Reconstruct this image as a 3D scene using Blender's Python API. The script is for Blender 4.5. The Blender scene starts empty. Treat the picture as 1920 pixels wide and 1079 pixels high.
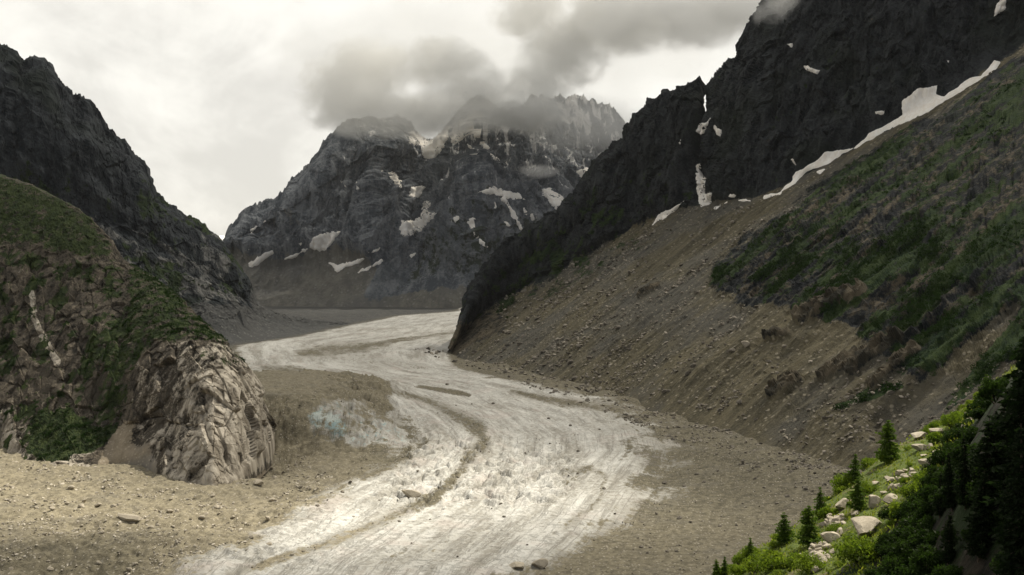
import bpy, bmesh, math, random
import numpy as np
from mathutils import Vector, Matrix

# ------------------------------------------------------------------ camera / light
scene = bpy.context.scene
F = 1866.7            # focal length in photo pixels (1920 wide)
CAM_H = 165.0         # camera height above the glacier
HOR = 500.0           # image row of the horizon
cam_d = bpy.data.cameras.new('camera')
cam_d.sensor_width = 36.0
cam_d.lens = 35.0
cam_d.shift_y = -(539.5 - HOR) / 1920.0
cam_d.clip_start = 1.0
cam_d.clip_end = 60000.0
cam = bpy.data.objects.new('camera', cam_d)
scene.collection.objects.link(cam)
cam.location = (0, 0, CAM_H)
cam.rotation_euler = (math.radians(90), 0, 0)
scene.camera = cam

SUN_AZ, SUN_EL = math.radians(50), math.radians(56)
SUNV = Vector((math.sin(SUN_AZ) * math.cos(SUN_EL), math.cos(SUN_AZ) * math.cos(SUN_EL), math.sin(SUN_EL)))
sun_d = bpy.data.lights.new('sun', 'SUN')
sun_d.energy = 4.8
sun_d.angle = math.radians(0.6)
sun_d.color = (1.0, 0.94, 0.82)
sun = bpy.data.objects.new('sun', sun_d)
scene.collection.objects.link(sun)
sun.rotation_euler = (-SUNV).to_track_quat('-Z', 'Y').to_euler()
sun.location = (0, 0, 3000)


class NT:
    """small helper for building node trees"""
    def __init__(self, tree):
        self.t = tree
        tree.nodes.clear()

    def n(self, typ, _ins=None, **props):
        nd = self.t.nodes.new(typ)
        for k, v in props.items():
            setattr(nd, k, v)
        for k, v in (_ins or {}).items():
            s = nd.inputs[k]
            if isinstance(v, bpy.types.NodeSocket):
                self.t.links.new(v, s)
            else:
                s.default_value = v
        return nd

    def math(self, op, a, b=0.0, c=0.0, clamp=False):
        nd = self.n('ShaderNodeMath', {0: a, 1: b, 2: c}, operation=op)
        nd.use_clamp = clamp
        return nd.outputs[0]

    def mix(self, fac, a, b, blend='MIX'):
        nd = self.n('ShaderNodeMix', data_type='RGBA', blend_type=blend)
        for s, v in ((nd.inputs[0], fac), (nd.inputs[6], a), (nd.inputs[7], b)):
            if isinstance(v, bpy.types.NodeSocket):
                self.t.links.new(v, s)
            elif isinstance(v, (tuple, list)) and len(v) == 3:
                s.default_value = (*v, 1)
            else:
                s.default_value = v
        return nd.outputs[2]

    def step(self, x, lo, hi):
        nd = self.n('ShaderNodeMapRange', {0: x, 1: lo, 2: hi, 3: 0.0, 4: 1.0}, interpolation_type='SMOOTHSTEP')
        return nd.outputs[0]

    def noise(self, vec, scale, detail=6, rough=0.55, dist=0.0):
        nd = self.n('ShaderNodeTexNoise', {'Vector': vec, 'Scale': scale, 'Detail': detail, 'Roughness': rough,
                                           'Distortion': dist})
        return nd.outputs[0]

    def scaled(self, vec, s):
        return self.n('ShaderNodeVectorMath', {0: vec, 1: s}, operation='MULTIPLY').outputs[0]


world = bpy.data.worlds.new('World')
scene.world = world
world.use_nodes = True
w = NT(world.node_tree)
sky = w.n('ShaderNodeTexSky', sky_type='NISHITA', sun_disc=False)
sky.sun_elevation = SUN_EL
sky.sun_rotation = SUN_AZ
gen = w.n('ShaderNodeTexCoord').outputs['Generated']
c1 = w.noise(w.scaled(gen, (1.0, 1.0, 1.6)), 2.6, 8, 0.56, 0.5)
c2 = w.noise(w.scaled(gen, (1.0, 1.0, 1.4)), 7.0, 8, 0.6, 0.4)
cv = w.math('ADD', w.math('MULTIPLY', c1, 0.65), w.math('MULTIPLY', c2, 0.35))
thick = w.step(cv, 0.46, 0.62)
# broad bright side of the sky, left of the sun lamp; darker away and overhead
fwd = w.n('ShaderNodeVectorMath', {0: gen, 1: Vector((-0.42, 0.80, 0.42)).normalized()}, operation='DOT_PRODUCT').outputs['Value']
glow = w.step(fwd, -0.45, 0.90)
bright = w.mix(thick, (0.79, 0.765, 0.70), (0.57, 0.548, 0.50))
dark = w.mix(thick, (0.25, 0.26, 0.28), (0.17, 0.175, 0.19))
cloudcol = w.mix(glow, dark, bright)
nish = w.mix(1.0, sky.outputs[0], (0.08, 0.08, 0.08), 'MULTIPLY')
wcol = w.mix(0.93, nish, cloudcol)
bg = w.n('ShaderNodeBackground', {0: wcol, 1: 1.0})
wo = w.n('ShaderNodeOutputWorld', {0: bg.outputs[0]})

scene.view_settings.view_transform = 'Standard'
scene.view_settings.look = 'None'
scene.view_settings.gamma = 1.0
scene.view_settings.exposure = 0.50
scene.view_settings.use_curve_mapping = False
scene.render.engine = 'CYCLES'
cy = scene.cycles
cy.max_bounces = 5
cy.diffuse_bounces = 2
cy.glossy_bounces = 1
cy.transmission_bounces = 2
cy.volume_bounces = 3
cy.sample_clamp_indirect = 3.0
cy.transparent_max_bounces = 6
cy.use_denoising = True
cy.caustics_reflective = False
cy.caustics_refractive = False

# ------------------------------------------------------------------ helpers
rng = np.random.default_rng(7)
random.seed(7)
COL = scene.collection


def unproj(px, py, Y):
    px, py, Y = np.asarray(px, float), np.asarray(py, float), np.asarray(Y, float)
    return np.stack([(px - 960) / F * Y, Y, CAM_H + (HOR - py) / F * Y], -1)


def proj(P):
    Y = np.maximum(P[..., 1], 1.0)
    return 960 + P[..., 0] / Y * F, HOR - (P[..., 2] - CAM_H) / Y * F


_perm = np.random.default_rng(3).permutation(256).astype(np.int32)
_perm = np.concatenate([_perm, _perm, _perm])
_g = np.random.default_rng(5).normal(size=(256, 3)).astype(np.float32)
_g /= np.linalg.norm(_g, axis=1)[:, None]


def perlin(P, seed=0):
    P = np.asarray(P, np.float32)
    I = np.floor(P).astype(np.int32)
    f = P - I
    I = (I + np.array([seed * 17, seed * 31, seed * 7], np.int32)) & 255
    u = f * f * f * (f * (f * 6 - 15) + 10)
    out = 0
    for dx in (0, 1):
        a = _perm[(I[..., 0] + dx) & 255]
        wx = u[..., 0] if dx else 1 - u[..., 0]
        for dy in (0, 1):
            b = _perm[a + ((I[..., 1] + dy) & 255)]
            wy = u[..., 1] if dy else 1 - u[..., 1]
            for dz in (0, 1):
                h = _perm[b + ((I[..., 2] + dz) & 255)]
                g = _g[h]
                d = g[..., 0] * (f[..., 0] - dx) + g[..., 1] * (f[..., 1] - dy) + g[..., 2] * (f[..., 2] - dz)
                wz = u[..., 2] if dz else 1 - u[..., 2]
                out = out + d * wx * wy * wz
    return out * 1.5


def fbm(P, size, octv=5, seed=0, gain=0.5, ridged=False):
    P = np.asarray(P, np.float32) / np.asarray(size, np.float32)
    out, a, tot = 0, 1.0, 0
    for o in range(octv):
        n = perlin(P, seed + o * 3)
        if ridged:
            n = 1 - 2 * np.abs(n)
        out = out + a * n
        tot += a
        a *= gain
        P = P * 2.03 + 11.3
    return out / tot


_h4 = np.random.default_rng(9).random((256, 8)).astype(np.float32)


def facets(P, size, seed=0, tilt=1.0, off=0.6):
    """broken-rock relief: every cell is a plane of its own height and tilt; returns about -1..1 and the gap to the next cell"""
    P = np.asarray(P, np.float32) / np.asarray(size, np.float32)
    B = np.floor(P - 0.5).astype(np.int32)
    best = np.full(P.shape[:-1], 9e9, np.float32)
    sec = best.copy()
    val = np.zeros_like(best)
    for dx in (0, 1):
        for dy in (0, 1):
            for dz in (0, 1):
                c = B + np.array([dx, dy, dz], np.int32)
                k = (c + np.array([seed * 13, seed * 5, seed * 29], np.int32)) & 255
                h = _perm[_perm[_perm[k[..., 0]] + k[..., 1]] + k[..., 2]]
                r = _h4[h]
                q = P - (c + 0.5 + (r[..., :3] - 0.5) * 0.8)
                d = (q * q).sum(-1)
                v = (r[..., 3] - 0.5) * off + tilt * ((r[..., 4] - .5) * q[..., 0] + (r[..., 5] - .5) * q[..., 1] + (r[..., 6] - .5) * q[..., 2]) * 2
                new = d < best
                sec = np.where(new, best, np.minimum(sec, d))
                val = np.where(new, v, val)
                best = np.where(new, d, best)
    return val, np.sqrt(sec) - np.sqrt(best)


def sstep(x, lo, hi):
    t = np.clip((x - lo) / (hi - lo), 0, 1)
    return t * t * (3 - 2 * t)


def poly_sd(px, py, poly):
    """signed distance (positive inside) to a polygon"""
    poly = np.asarray(poly, float)
    d = np.full(px.shape, 1e9)
    inside = np.zeros(px.shape, bool)
    n = len(poly)
    for i in range(n):
        a, b = poly[i], poly[(i + 1) % n]
        e = b - a
        t = np.clip(((px - a[0]) * e[0] + (py - a[1]) * e[1]) / max(e @ e, 1e-9), 0, 1)
        d = np.minimum(d, (px - a[0] - t * e[0]) ** 2 + (py - a[1] - t * e[1]) ** 2)
        if a[1] != b[1]:
            cross = ((a[1] > py) != (b[1] > py)) & (px < e[0] * (py - a[1]) / (b[1] - a[1]) + a[0])
            inside ^= cross
    return np.where(inside, 1, -1) * np.sqrt(d)


def line_d(px, py, line, ysc=1.0):
    """distance to a polyline whose points are (x, y, half_width): returns d / half_width"""
    best = np.full(px.shape, 1e9)
    for (a, b) in zip(line[:-1], line[1:]):
        ex, ey = b[0] - a[0], (b[1] - a[1]) * ysc
        qx, qy = px - a[0], (py - a[1]) * ysc
        t = np.clip((qx * ex + qy * ey) / max(ex * ex + ey * ey, 1e-9), 0, 1)
        wd = a[2] + (b[2] - a[2]) * t
        best = np.minimum(best, np.hypot(qx - t * ex, qy - t * ey) / wd)
    return best


def grid_mesh(name, P, attrs=None, mat=None, smooth=False, flip=False):
    nv, nu = P.shape[:2]
    me = bpy.data.meshes.new(name)
    idx = np.arange(nv * nu, dtype=np.int32).reshape(nv, nu)
    q = np.stack([idx[:-1, :-1], idx[:-1, 1:], idx[1:, 1:], idx[1:, :-1]], -1).reshape(-1, 4)
    if flip:
        q = q[:, ::-1]
    fill_mesh(me, P.reshape(-1, 3), q, smooth)
    for k, v in (attrs or {}).items():
        add_attr(me, k, v.reshape(-1, 4))
    if mat:
        me.materials.append(mat)
    ob = bpy.data.objects.new(name, me)
    COL.objects.link(ob)
    return ob


def fill_mesh(me, V, Q, smooth=False):
    V = np.ascontiguousarray(V, np.float32)
    Q = np.ascontiguousarray(Q, np.int32)
    k = Q.shape[1]
    me.vertices.add(len(V))
    me.vertices.foreach_set('co', V.ravel())
    me.loops.add(len(Q) * k)
    me.loops.foreach_set('vertex_index', Q.ravel())
    me.polygons.add(len(Q))
    me.polygons.foreach_set('loop_start', np.arange(0, len(Q) * k, k, dtype=np.int32))
    me.polygons.foreach_set('use_smooth', np.full(len(Q), bool(smooth)))
    me.update(calc_edges=True)


def add_attr(me, name, v):
    at = me.attributes.new(name, 'FLOAT_COLOR', 'POINT')
    at.data.foreach_set('color', np.ascontiguousarray(v, np.float32).ravel())


def normals(P):
    du = np.gradient(P, axis=1)
    dv = np.gradient(P, axis=0)
    n = np.cross(du, dv)
    n /= np.maximum(np.linalg.norm(n, axis=-1, keepdims=True), 1e-6)
    return n


def tag(o, label=None, cat=None, group=None, kind=None, name=None):
    if name:
        o.name = name
    for k, v in (('label', label), ('category', cat), ('group', group), ('kind', kind)):
        if v:
            o[k] = v
    return o


def resample(row, nu, by='x', warp=None):
    """row of (px, py, Y); parameterised by px; returns world points"""
    r = np.array(row, float)
    s = r[:, 0] if by == 'x' else np.concatenate([[0], np.cumsum(np.hypot(np.diff(r[:, 0]), np.diff(r[:, 1])))])
    s = (s - s[0]) / (s[-1] - s[0])
    t = np.linspace(0, 1, nu) if warp is None else warp
    px, py, iY = (np.interp(t, s, c) for c in (r[:, 0], r[:, 1], 1.0 / r[:, 2]))
    return unproj(px, py, 1.0 / iY)


def loft(rows, vs, nu, nv, by='x', warp=None, vwarp=None):
    R = np.stack([resample(r, nu, by, warp) for r in rows])      # k, nu, 3
    k = len(rows)
    vs = np.array(vs, float)
    v = np.linspace(0, 1, nv) if vwarp is None else vwarp
    i = np.clip(np.searchsorted(vs, v, side='right') - 1, 0, k - 2)
    t = ((v - vs[i]) / (vs[i + 1] - vs[i]))[:, None, None]
    m = np.zeros_like(R)
    for j in range(k):
        a, b = max(j - 1, 0), min(j + 1, k - 1)
        m[j] = (R[b] - R[a]) / (vs[b] - vs[a])
    h = (vs[i + 1] - vs[i])[:, None, None]
    t2, t3 = t * t, t * t * t
    return ((2 * t3 - 3 * t2 + 1) * R[i] + (t3 - 2 * t2 + t) * h * m[i] * 0.7
            + (-2 * t3 + 3 * t2) * R[i + 1] + (t3 - t2) * h * m[i + 1] * 0.7)


def smooth_u(P, n):
    for _ in range(n):
        Q = P.copy()
        Q[:, 1:-1] = (P[:, :-2] + 2 * P[:, 1:-1] + P[:, 2:]) / 4
        P = Q
    return P


# ------------------------------------------------------------------ materials
def new_mat(name):
    m = bpy.data.materials.new(name)
    m.use_nodes = True
    return m, NT(m.node_tree)


def out(nt, color, rough=0.9, normal=None, spec=0.25, extra=None):
    ins = {'Base Color': color, 'Roughness': rough, 'Specular IOR Level': spec}
    if normal is not None:
        ins['Normal'] = normal
    if extra:
        ins.update(extra)
    b = nt.n('ShaderNodeBsdfPrincipled', ins)
    nt.n('ShaderNodeOutputMaterial', {0: b.outputs[0]})


def terrain_mat(name, rock, veg, scree, sc, streak=(1, 1, 0.3), stain=None, bump=0.6, bdist=1.0, snow=(0.62, 0.60, 0.57), pale=None):
    """mask.r vegetation, mask.g scree, mask.b snow dust, mask.a pale / stained rock"""
    m, nt = new_mat(name)
    pos = nt.n('ShaderNodeNewGeometry').outputs['Position']
    at = nt.n('ShaderNodeAttribute', attribute_name='mask')
    sp = nt.n('ShaderNodeSeparateColor', {0: at.outputs['Color']})
    big = nt.noise(pos, 0.012 / sc, 5, 0.6)
    mid = nt.noise(nt.scaled(pos, streak), 0.09 / sc, 6, 0.65)
    fine = nt.noise(pos, 0.5 / sc, 5, 0.7)
    fa = nt.n('ShaderNodeAttribute', attribute_name='fall').outputs['Vector']
    fal = nt.noise(fa, 1.0, 7, 0.66)
    rf = nt.math('ADD', nt.math('MULTIPLY', mid, 0.38), nt.math('ADD', nt.math('MULTIPLY', fine, 0.30), nt.math('MULTIPLY', fal, 0.32)))
    rc = nt.mix(nt.step(rf, 0.43, 0.58), rock[0], rock[1])
    rc = nt.mix(nt.math('MULTIPLY', nt.step(big, 0.48, 0.66), 0.6), rc, rock[2])
    if pale:
        pf = nt.step(nt.math('ADD', at.outputs['Alpha'], nt.math('MULTIPLY', nt.math('SUBTRACT', rf, 0.5), 2.6)), 0.38, 0.64)
        rc = nt.mix(pf, rc, nt.mix(nt.step(mid, 0.38, 0.62), pale[0], pale[1]))
    sf = nt.step(nt.math('ADD', sp.outputs[1], nt.math('MULTIPLY', nt.math('SUBTRACT', rf, 0.5), 2.2)), 0.40, 0.60)
    vor = nt.n('ShaderNodeTexVoronoi', {'Vector': pos, 'Scale': 0.35 / sc, 'Randomness': 1.0})
    spk = nt.n('ShaderNodeSeparateColor', {0: vor.outputs['Color']})
    stone = nt.math('MULTIPLY', nt.step(spk.outputs[0], 0.62, 1.0), nt.step(vor.outputs['Distance'], 0.55, 0.2))
    scol = nt.mix(nt.step(nt.math('ADD', nt.math('MULTIPLY', fal, 0.65), nt.math('MULTIPLY', fine, 0.35)), 0.38, 0.62), scree[0], scree[1])
    scol = nt.mix(nt.math('MULTIPLY', nt.step(big, 0.44, 0.60), 0.55), scol, tuple(0.5 * (sum(scree[0]) + sum(scree[1])) / 3 * q_ for q_ in (1.0, 0.98, 0.92)))
    scol = nt.mix(nt.math('MULTIPLY', stone, 0.75), scol, scree[2])
    c = nt.mix(sf, rc, scol)
    v2 = nt.noise(pos, 0.13 / sc, 6, 0.7)
    vn = nt.math('ADD', nt.math('MULTIPLY', v2, 0.55), nt.math('MULTIPLY', fal, 0.45))
    vf = nt.step(nt.math('ADD', sp.outputs[0], nt.math('MULTIPLY', nt.math('SUBTRACT', vn, 0.5), 3.2)), 0.42, 0.60)
    vcol = nt.mix(nt.step(nt.math('ADD', nt.math('MULTIPLY', fal, 0.5), nt.math('MULTIPLY', fine, 0.5)), 0.41, 0.60), veg[0], veg[1])
    c = nt.mix(vf, c, vcol)
    nf = nt.step(nt.math('ADD', sp.outputs[2], nt.math('MULTIPLY', nt.math('SUBTRACT', nt.math('ADD', nt.math('MULTIPLY', fal, 0.7), nt.math('MULTIPLY', mid, 0.3)), 0.5), 2.6)), 0.46, 0.56)
    c = nt.mix(nf, c, snow)
    hgt = nt.math('ADD', nt.math('MULTIPLY', mid, 1.2), nt.math('MULTIPLY', fine, 0.5))
    hgt = nt.math('ADD', hgt, nt.math('MULTIPLY', stone, nt.math('MULTIPLY', sf, 0.35)))
    hgt = nt.math('ADD', hgt, nt.math('MULTIPLY', vf, nt.math('MULTIPLY', v2, 1.0)))
    bn = nt.n('ShaderNodeBump', {'Strength': bump, 'Distance': bdist * sc, 'Height': hgt})
    out(nt, c, 0.92, bn.outputs[0], 0.18)
    return m


M = {}
M['right'] = terrain_mat('mountain_granite_dark',
                         ((0.007, 0.009, 0.011), (0.040, 0.044, 0.045), (0.015, 0.020, 0.014)),
                         ((0.009, 0.024, 0.008), (0.036, 0.056, 0.013)),
                         ((0.058, 0.051, 0.032), (0.136, 0.116, 0.071), (0.31, 0.272, 0.20)), 1.6,
                         pale=((0.026, 0.024, 0.017), (0.115, 0.094, 0.062)), bdist=1.8, bump=0.8)
M['left'] = terrain_mat('mountain_left_rock',
                        ((0.010, 0.013, 0.016), (0.046, 0.051, 0.054), (0.021, 0.028, 0.020)),
                        ((0.010, 0.022, 0.008), (0.034, 0.048, 0.016)),
                        ((0.055, 0.056, 0.054), (0.085, 0.084, 0.078), (0.17, 0.165, 0.15)), 2.4,
                        pale=((0.08, 0.08, 0.076), (0.17, 0.165, 0.15)), bdist=1.6)
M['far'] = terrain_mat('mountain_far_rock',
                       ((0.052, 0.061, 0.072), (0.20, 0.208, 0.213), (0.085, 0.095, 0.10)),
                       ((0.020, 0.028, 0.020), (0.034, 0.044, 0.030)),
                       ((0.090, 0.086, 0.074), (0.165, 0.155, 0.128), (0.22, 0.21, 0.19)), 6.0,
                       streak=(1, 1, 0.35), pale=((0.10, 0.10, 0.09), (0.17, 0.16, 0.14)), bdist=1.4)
M['knoll'] = terrain_mat('knoll_rock',
                         ((0.030, 0.026, 0.020), (0.135, 0.112, 0.082), (0.070, 0.058, 0.042)),
                         ((0.013, 0.024, 0.007), (0.042, 0.056, 0.015)),
                         ((0.20, 0.165, 0.115), (0.29, 0.24, 0.17), (0.42, 0.37, 0.29)), 0.8,
                         streak=(1, 1, 0.25), bump=0.4, pale=((0.17, 0.145, 0.11), (0.46, 0.41, 0.33)), bdist=1.3)

# glacier and moraine
m, nt = new_mat('glacier_ice_and_debris')
pos = nt.n('ShaderNodeNewGeometry').outputs['Position']
at = nt.n('ShaderNodeAttribute', attribute_name='mask')       # r debris, g blue ice, b tan debris, a stripe
sp = nt.n('ShaderNodeSeparateColor', {0: at.outputs['Color']})
fl = nt.n('ShaderNodeAttribute', attribute_name='flow')       # flow coordinates of the ice
flv = fl.outputs['Vector']
n1 = nt.noise(pos, 0.03, 6, 0.62)
n2 = nt.noise(pos, 0.22, 6, 0.7)
n3 = nt.noise(pos, 1.1, 4, 0.7)
st = nt.noise(flv, 1.0, 8, 0.68)
ice = nt.mix(nt.step(nt.math('ADD', nt.math('MULTIPLY', st, 0.6), nt.math('MULTIPLY', n2, 0.4)), 0.38, 0.60), (0.27, 0.252, 0.212), (0.545, 0.53, 0.482))
ice = nt.mix(nt.math('MULTIPLY', nt.step(n1, 0.52, 0.68), 0.45), ice, (0.46, 0.40, 0.355))
# thin dirty flow lines, cracks across the flow and melt pits
ln1 = nt.noise(nt.scaled(flv, (1.6, 0.5, 1.0)), 1.0, 5, 0.6)
ln1 = nt.math('SUBTRACT', 1.0, nt.step(nt.math('ABSOLUTE', nt.math('SUBTRACT', ln1, 0.5)), 0.0, 0.022))
ln2 = nt.noise(nt.scaled(pos, (0.5, 1.5, 0.5)), 0.09, 5, 0.62, 0.6)
ln2 = nt.math('SUBTRACT', 1.0, nt.step(nt.math('ABSOLUTE', nt.math('SUBTRACT', ln2, 0.5)), 0.0, 0.016))
pit = nt.n('ShaderNodeTexVoronoi', {'Vector': pos, 'Scale': 0.30, 'Randomness': 1.0})
pitc = nt.n('ShaderNodeSeparateColor', {0: pit.outputs['Color']})
pits = nt.math('MULTIPLY', nt.step(pitc.outputs[1], 0.70, 0.95), nt.step(pit.outputs['Distance'], 0.42, 0.18))
dirt = nt.math('MAXIMUM', nt.math('MULTIPLY', ln1, 0.55), nt.math('MAXIMUM', nt.math('MULTIPLY', ln2, 0.50), nt.math('MULTIPLY', pits, 0.55)))
ice = nt.mix(nt.math('MULTIPLY', dirt, nt.step(n2, 0.36, 0.56)), ice, (0.14, 0.125, 0.10))
blue = nt.math('MULTIPLY', nt.step(nt.math('ADD', sp.outputs[1], nt.math('MULTIPLY', nt.math('SUBTRACT', n2, 0.5), 2.2)), 0.46, 0.66), 0.9)
ice = nt.mix(blue, ice, nt.mix(nt.step(n1, 0.42, 0.6), (0.24, 0.34, 0.34), (0.44, 0.48, 0.44)))
deb_a = nt.mix(nt.step(n2, 0.36, 0.64), (0.080, 0.070, 0.045), (0.162, 0.141, 0.092))
deb_t = nt.mix(nt.step(n2, 0.36, 0.64), (0.172, 0.147, 0.097), (0.285, 0.247, 0.166))
deb = nt.mix(sp.outputs[2], deb_a, deb_t)
deb = nt.mix(at.outputs['Alpha'], deb, nt.mix(nt.step(n2, 0.36, 0.64), (0.034, 0.034, 0.032), (0.070, 0.069, 0.063)))
vor = nt.n('ShaderNodeTexVoronoi', {'Vector': pos, 'Scale': 0.55, 'Randomness': 1.0})
spk = nt.n('ShaderNodeSeparateColor', {0: vor.outputs['Color']})
stone = nt.math('MULTIPLY', nt.step(spk.outputs[0], 0.60, 1.0), nt.step(vor.outputs['Distance'], 0.5, 0.15))
deb = nt.mix(nt.math('MULTIPLY', stone, 0.8), deb, (0.42, 0.375, 0.30))
deb = nt.mix(nt.math('MULTIPLY', nt.step(n1, 0.5, 0.7), 0.35), deb, (0.13, 0.12, 0.10))
df = nt.step(nt.math('ADD', sp.outputs[0], nt.math('MULTIPLY', nt.math('SUBTRACT', nt.math('ADD', nt.math('MULTIPLY', st, 0.55), nt.math('MULTIPLY', n2, 0.45)), 0.5), 3.0)), 0.34, 0.70)
c = nt.mix(df, ice, deb)
hgt = nt.math('ADD', nt.math('MULTIPLY', n2, 1.0), nt.math('ADD', nt.math('MULTIPLY', n3, 0.25), nt.math('MULTIPLY', stone, 0.3)))
hgt = nt.math('ADD', hgt, nt.math('MULTIPLY', st, 1.2))
hgt = nt.math('SUBTRACT', hgt, nt.math('MULTIPLY', dirt, 0.8))
bn = nt.n('ShaderNodeBump', {'Strength': 0.7, 'Distance': 1.2, 'Height': hgt})
out(nt, c, 0.85, bn.outputs[0], 0.25)
M['glacier'] = m

m, nt = new_mat('old_snow')
pos = nt.n('ShaderNodeNewGeometry').outputs['Position']
n1 = nt.noise(pos, 0.05, 6, 0.65)
n2 = nt.noise(nt.scaled(pos, (1, 1, 0.25)), 0.3, 5, 0.65)
c = nt.mix(nt.step(nt.math('ADD', nt.math('MULTIPLY', n1, 0.5), nt.math('MULTIPLY', n2, 0.5)), 0.38, 0.62), (0.80, 0.73, 0.63), (0.92, 0.88, 0.81))
bn = nt.n('ShaderNodeBump', {'Strength': 0.3, 'Distance': 1.0, 'Height': n2})
out(nt, c, 0.8, bn.outputs[0], 0.2)
M['snow'] = m


def rock_mat(name, a, b, lich, sc=1.0):
    m, nt = new_mat(name)
    tc = nt.n('ShaderNodeTexCoord').outputs['Object']
    ri = nt.n('ShaderNodeObjectInfo').outputs['Random']
    n1 = nt.noise(tc, 1.4 * sc, 7, 0.66)
    n2 = nt.noise(tc, 9.0 * sc, 5, 0.7)
    c = nt.mix(nt.step(nt.math('ADD', nt.math('MULTIPLY', n1, 0.5), nt.math('MULTIPLY', n2, 0.5)), 0.36, 0.64), a, b)
    c = nt.mix(nt.math('MULTIPLY', nt.step(n1, 0.55, 0.68), 0.7), c, lich)
    c = nt.mix(nt.math('MULTIPLY', ri, 0.35), c, tuple(x * 0.6 for x in a))
    h = nt.math('ADD', nt.math('MULTIPLY', n1, 1.0), nt.math('MULTIPLY', n2, 0.35))
    bn = nt.n('ShaderNodeBump', {'Strength': 0.6, 'Distance': 0.15 / sc, 'Height': h})
    out(nt, c, 0.9, bn.outputs[0], 0.2)
    return m


M['boulder'] = rock_mat('pale_granite', (0.30, 0.26, 0.195), (0.50, 0.44, 0.34), (0.22, 0.205, 0.145))
M['scree_rock'] = rock_mat('scree_rock', (0.12, 0.105, 0.082), (0.24, 0.21, 0.165), (0.15, 0.13, 0.10))


def leaf_mat(name, a, b, trans):
    m, nt = new_mat(name)
    at = nt.n('ShaderNodeAttribute', attribute_name='tint')
    sp = nt.n('ShaderNodeSeparateColor', {0: at.outputs['Color']})
    ri = nt.n('ShaderNodeObjectInfo').outputs['Random']
    f = nt.math('ADD', nt.math('MULTIPLY', sp.outputs[0], 0.75), nt.math('MULTIPLY', ri, 0.25))
    c = nt.mix(f, a, b)
    d = nt.n('ShaderNodeBsdfDiffuse', {'Color': c, 'Roughness': 0.6})
    t = nt.n('ShaderNodeBsdfTranslucent', {'Color': nt.mix(1.0, c, trans, 'MULTIPLY')})
    g = nt.n('ShaderNodeBsdfGlossy', {'Color': (0.5, 0.5, 0.45, 1), 'Roughness': 0.5})
    s1 = nt.n('ShaderNodeMixShader', {0: 0.38, 1: d.outputs[0], 2: t.outputs[0]})
    s2 = nt.n('ShaderNodeMixShader', {0: 0.012, 1: s1.outputs[0], 2: g.outputs[0]})
    nt.n('ShaderNodeOutputMaterial', {0: s2.outputs[0]})
    return m


M['leaf'] = leaf_mat('shrub_leaves', (0.045, 0.095, 0.010), (0.19, 0.25, 0.030), (1.5, 1.5, 0.8))
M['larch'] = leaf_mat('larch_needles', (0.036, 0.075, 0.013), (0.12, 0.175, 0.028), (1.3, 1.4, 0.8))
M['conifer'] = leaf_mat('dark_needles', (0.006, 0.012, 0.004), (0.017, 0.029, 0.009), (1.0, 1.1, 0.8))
M['shadeleaf'] = leaf_mat('shaded_shrub_leaves', (0.013, 0.027, 0.006), (0.034, 0.058, 0.012), (1.2, 1.3, 0.8))  # darker copy of the shrub leaves, bank shade put into the colour
M['scrub'] = leaf_mat('alder_scrub', (0.010, 0.027, 0.006), (0.030, 0.058, 0.012), (1.2, 1.3, 0.8))
M['grass'] = leaf_mat('grass_blades', (0.080, 0.13, 0.016), (0.26, 0.28, 0.05), (1.4, 1.4, 0.8))

m, nt = new_mat('bark')
tc = nt.n('ShaderNodeTexCoord').outputs['Object']
n1 = nt.noise(nt.scaled(tc, (6, 6, 1)), 3.0, 5, 0.7)
out(nt, nt.mix(nt.step(n1, 0.35, 0.65), (0.030, 0.022, 0.015), (0.085, 0.065, 0.045)), 0.95)
M['bark'] = m

m, nt = new_mat('meadow_soil')
pos = nt.n('ShaderNodeNewGeometry').outputs['Position']
n1 = nt.noise(pos, 0.18, 6, 0.62)
n2 = nt.noise(pos, 1.6, 6, 0.7)
c = nt.mix(nt.step(n2, 0.38, 0.62), (0.045, 0.065, 0.014), (0.10, 0.125, 0.025))
c = nt.mix(nt.step(n1, 0.54, 0.66), c, nt.mix(nt.step(n2, 0.4, 0.6), (0.10, 0.08, 0.045), (0.17, 0.135, 0.08)))
n4 = nt.noise(pos, 0.42, 4, 0.6)
c = nt.mix(nt.math('MULTIPLY', nt.step(n4, 0.64, 0.70), 0.7), c, (0.13, 0.045, 0.018))
bn = nt.n('ShaderNodeBump', {'Strength': 0.7, 'Distance': 0.3, 'Height': n2})
out(nt, c, 0.95, bn.outputs[0], 0.15)
M['meadow'] = m

m, nt = new_mat('shaded_bank_earth')  # near-black earth: the bank's shade is put into its colour
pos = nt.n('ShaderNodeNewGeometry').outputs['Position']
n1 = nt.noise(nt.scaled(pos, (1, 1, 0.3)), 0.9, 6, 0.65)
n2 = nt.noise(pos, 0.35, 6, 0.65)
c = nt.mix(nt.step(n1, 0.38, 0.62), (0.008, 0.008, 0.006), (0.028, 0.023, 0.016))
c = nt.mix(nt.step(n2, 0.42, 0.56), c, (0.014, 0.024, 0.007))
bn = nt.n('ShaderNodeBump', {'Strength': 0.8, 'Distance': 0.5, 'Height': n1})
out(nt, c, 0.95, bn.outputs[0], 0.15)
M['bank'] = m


def plain(name, col, rough=0.8):
    m, nt = new_mat(name)
    tc = nt.n('ShaderNodeTexCoord').outputs['Object']
    n = nt.noise(tc, 14.0, 4, 0.6)
    out(nt, nt.mix(nt.step(n, 0.3, 0.7), tuple(x * 0.75 for x in col), col), rough)
    return m


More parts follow.
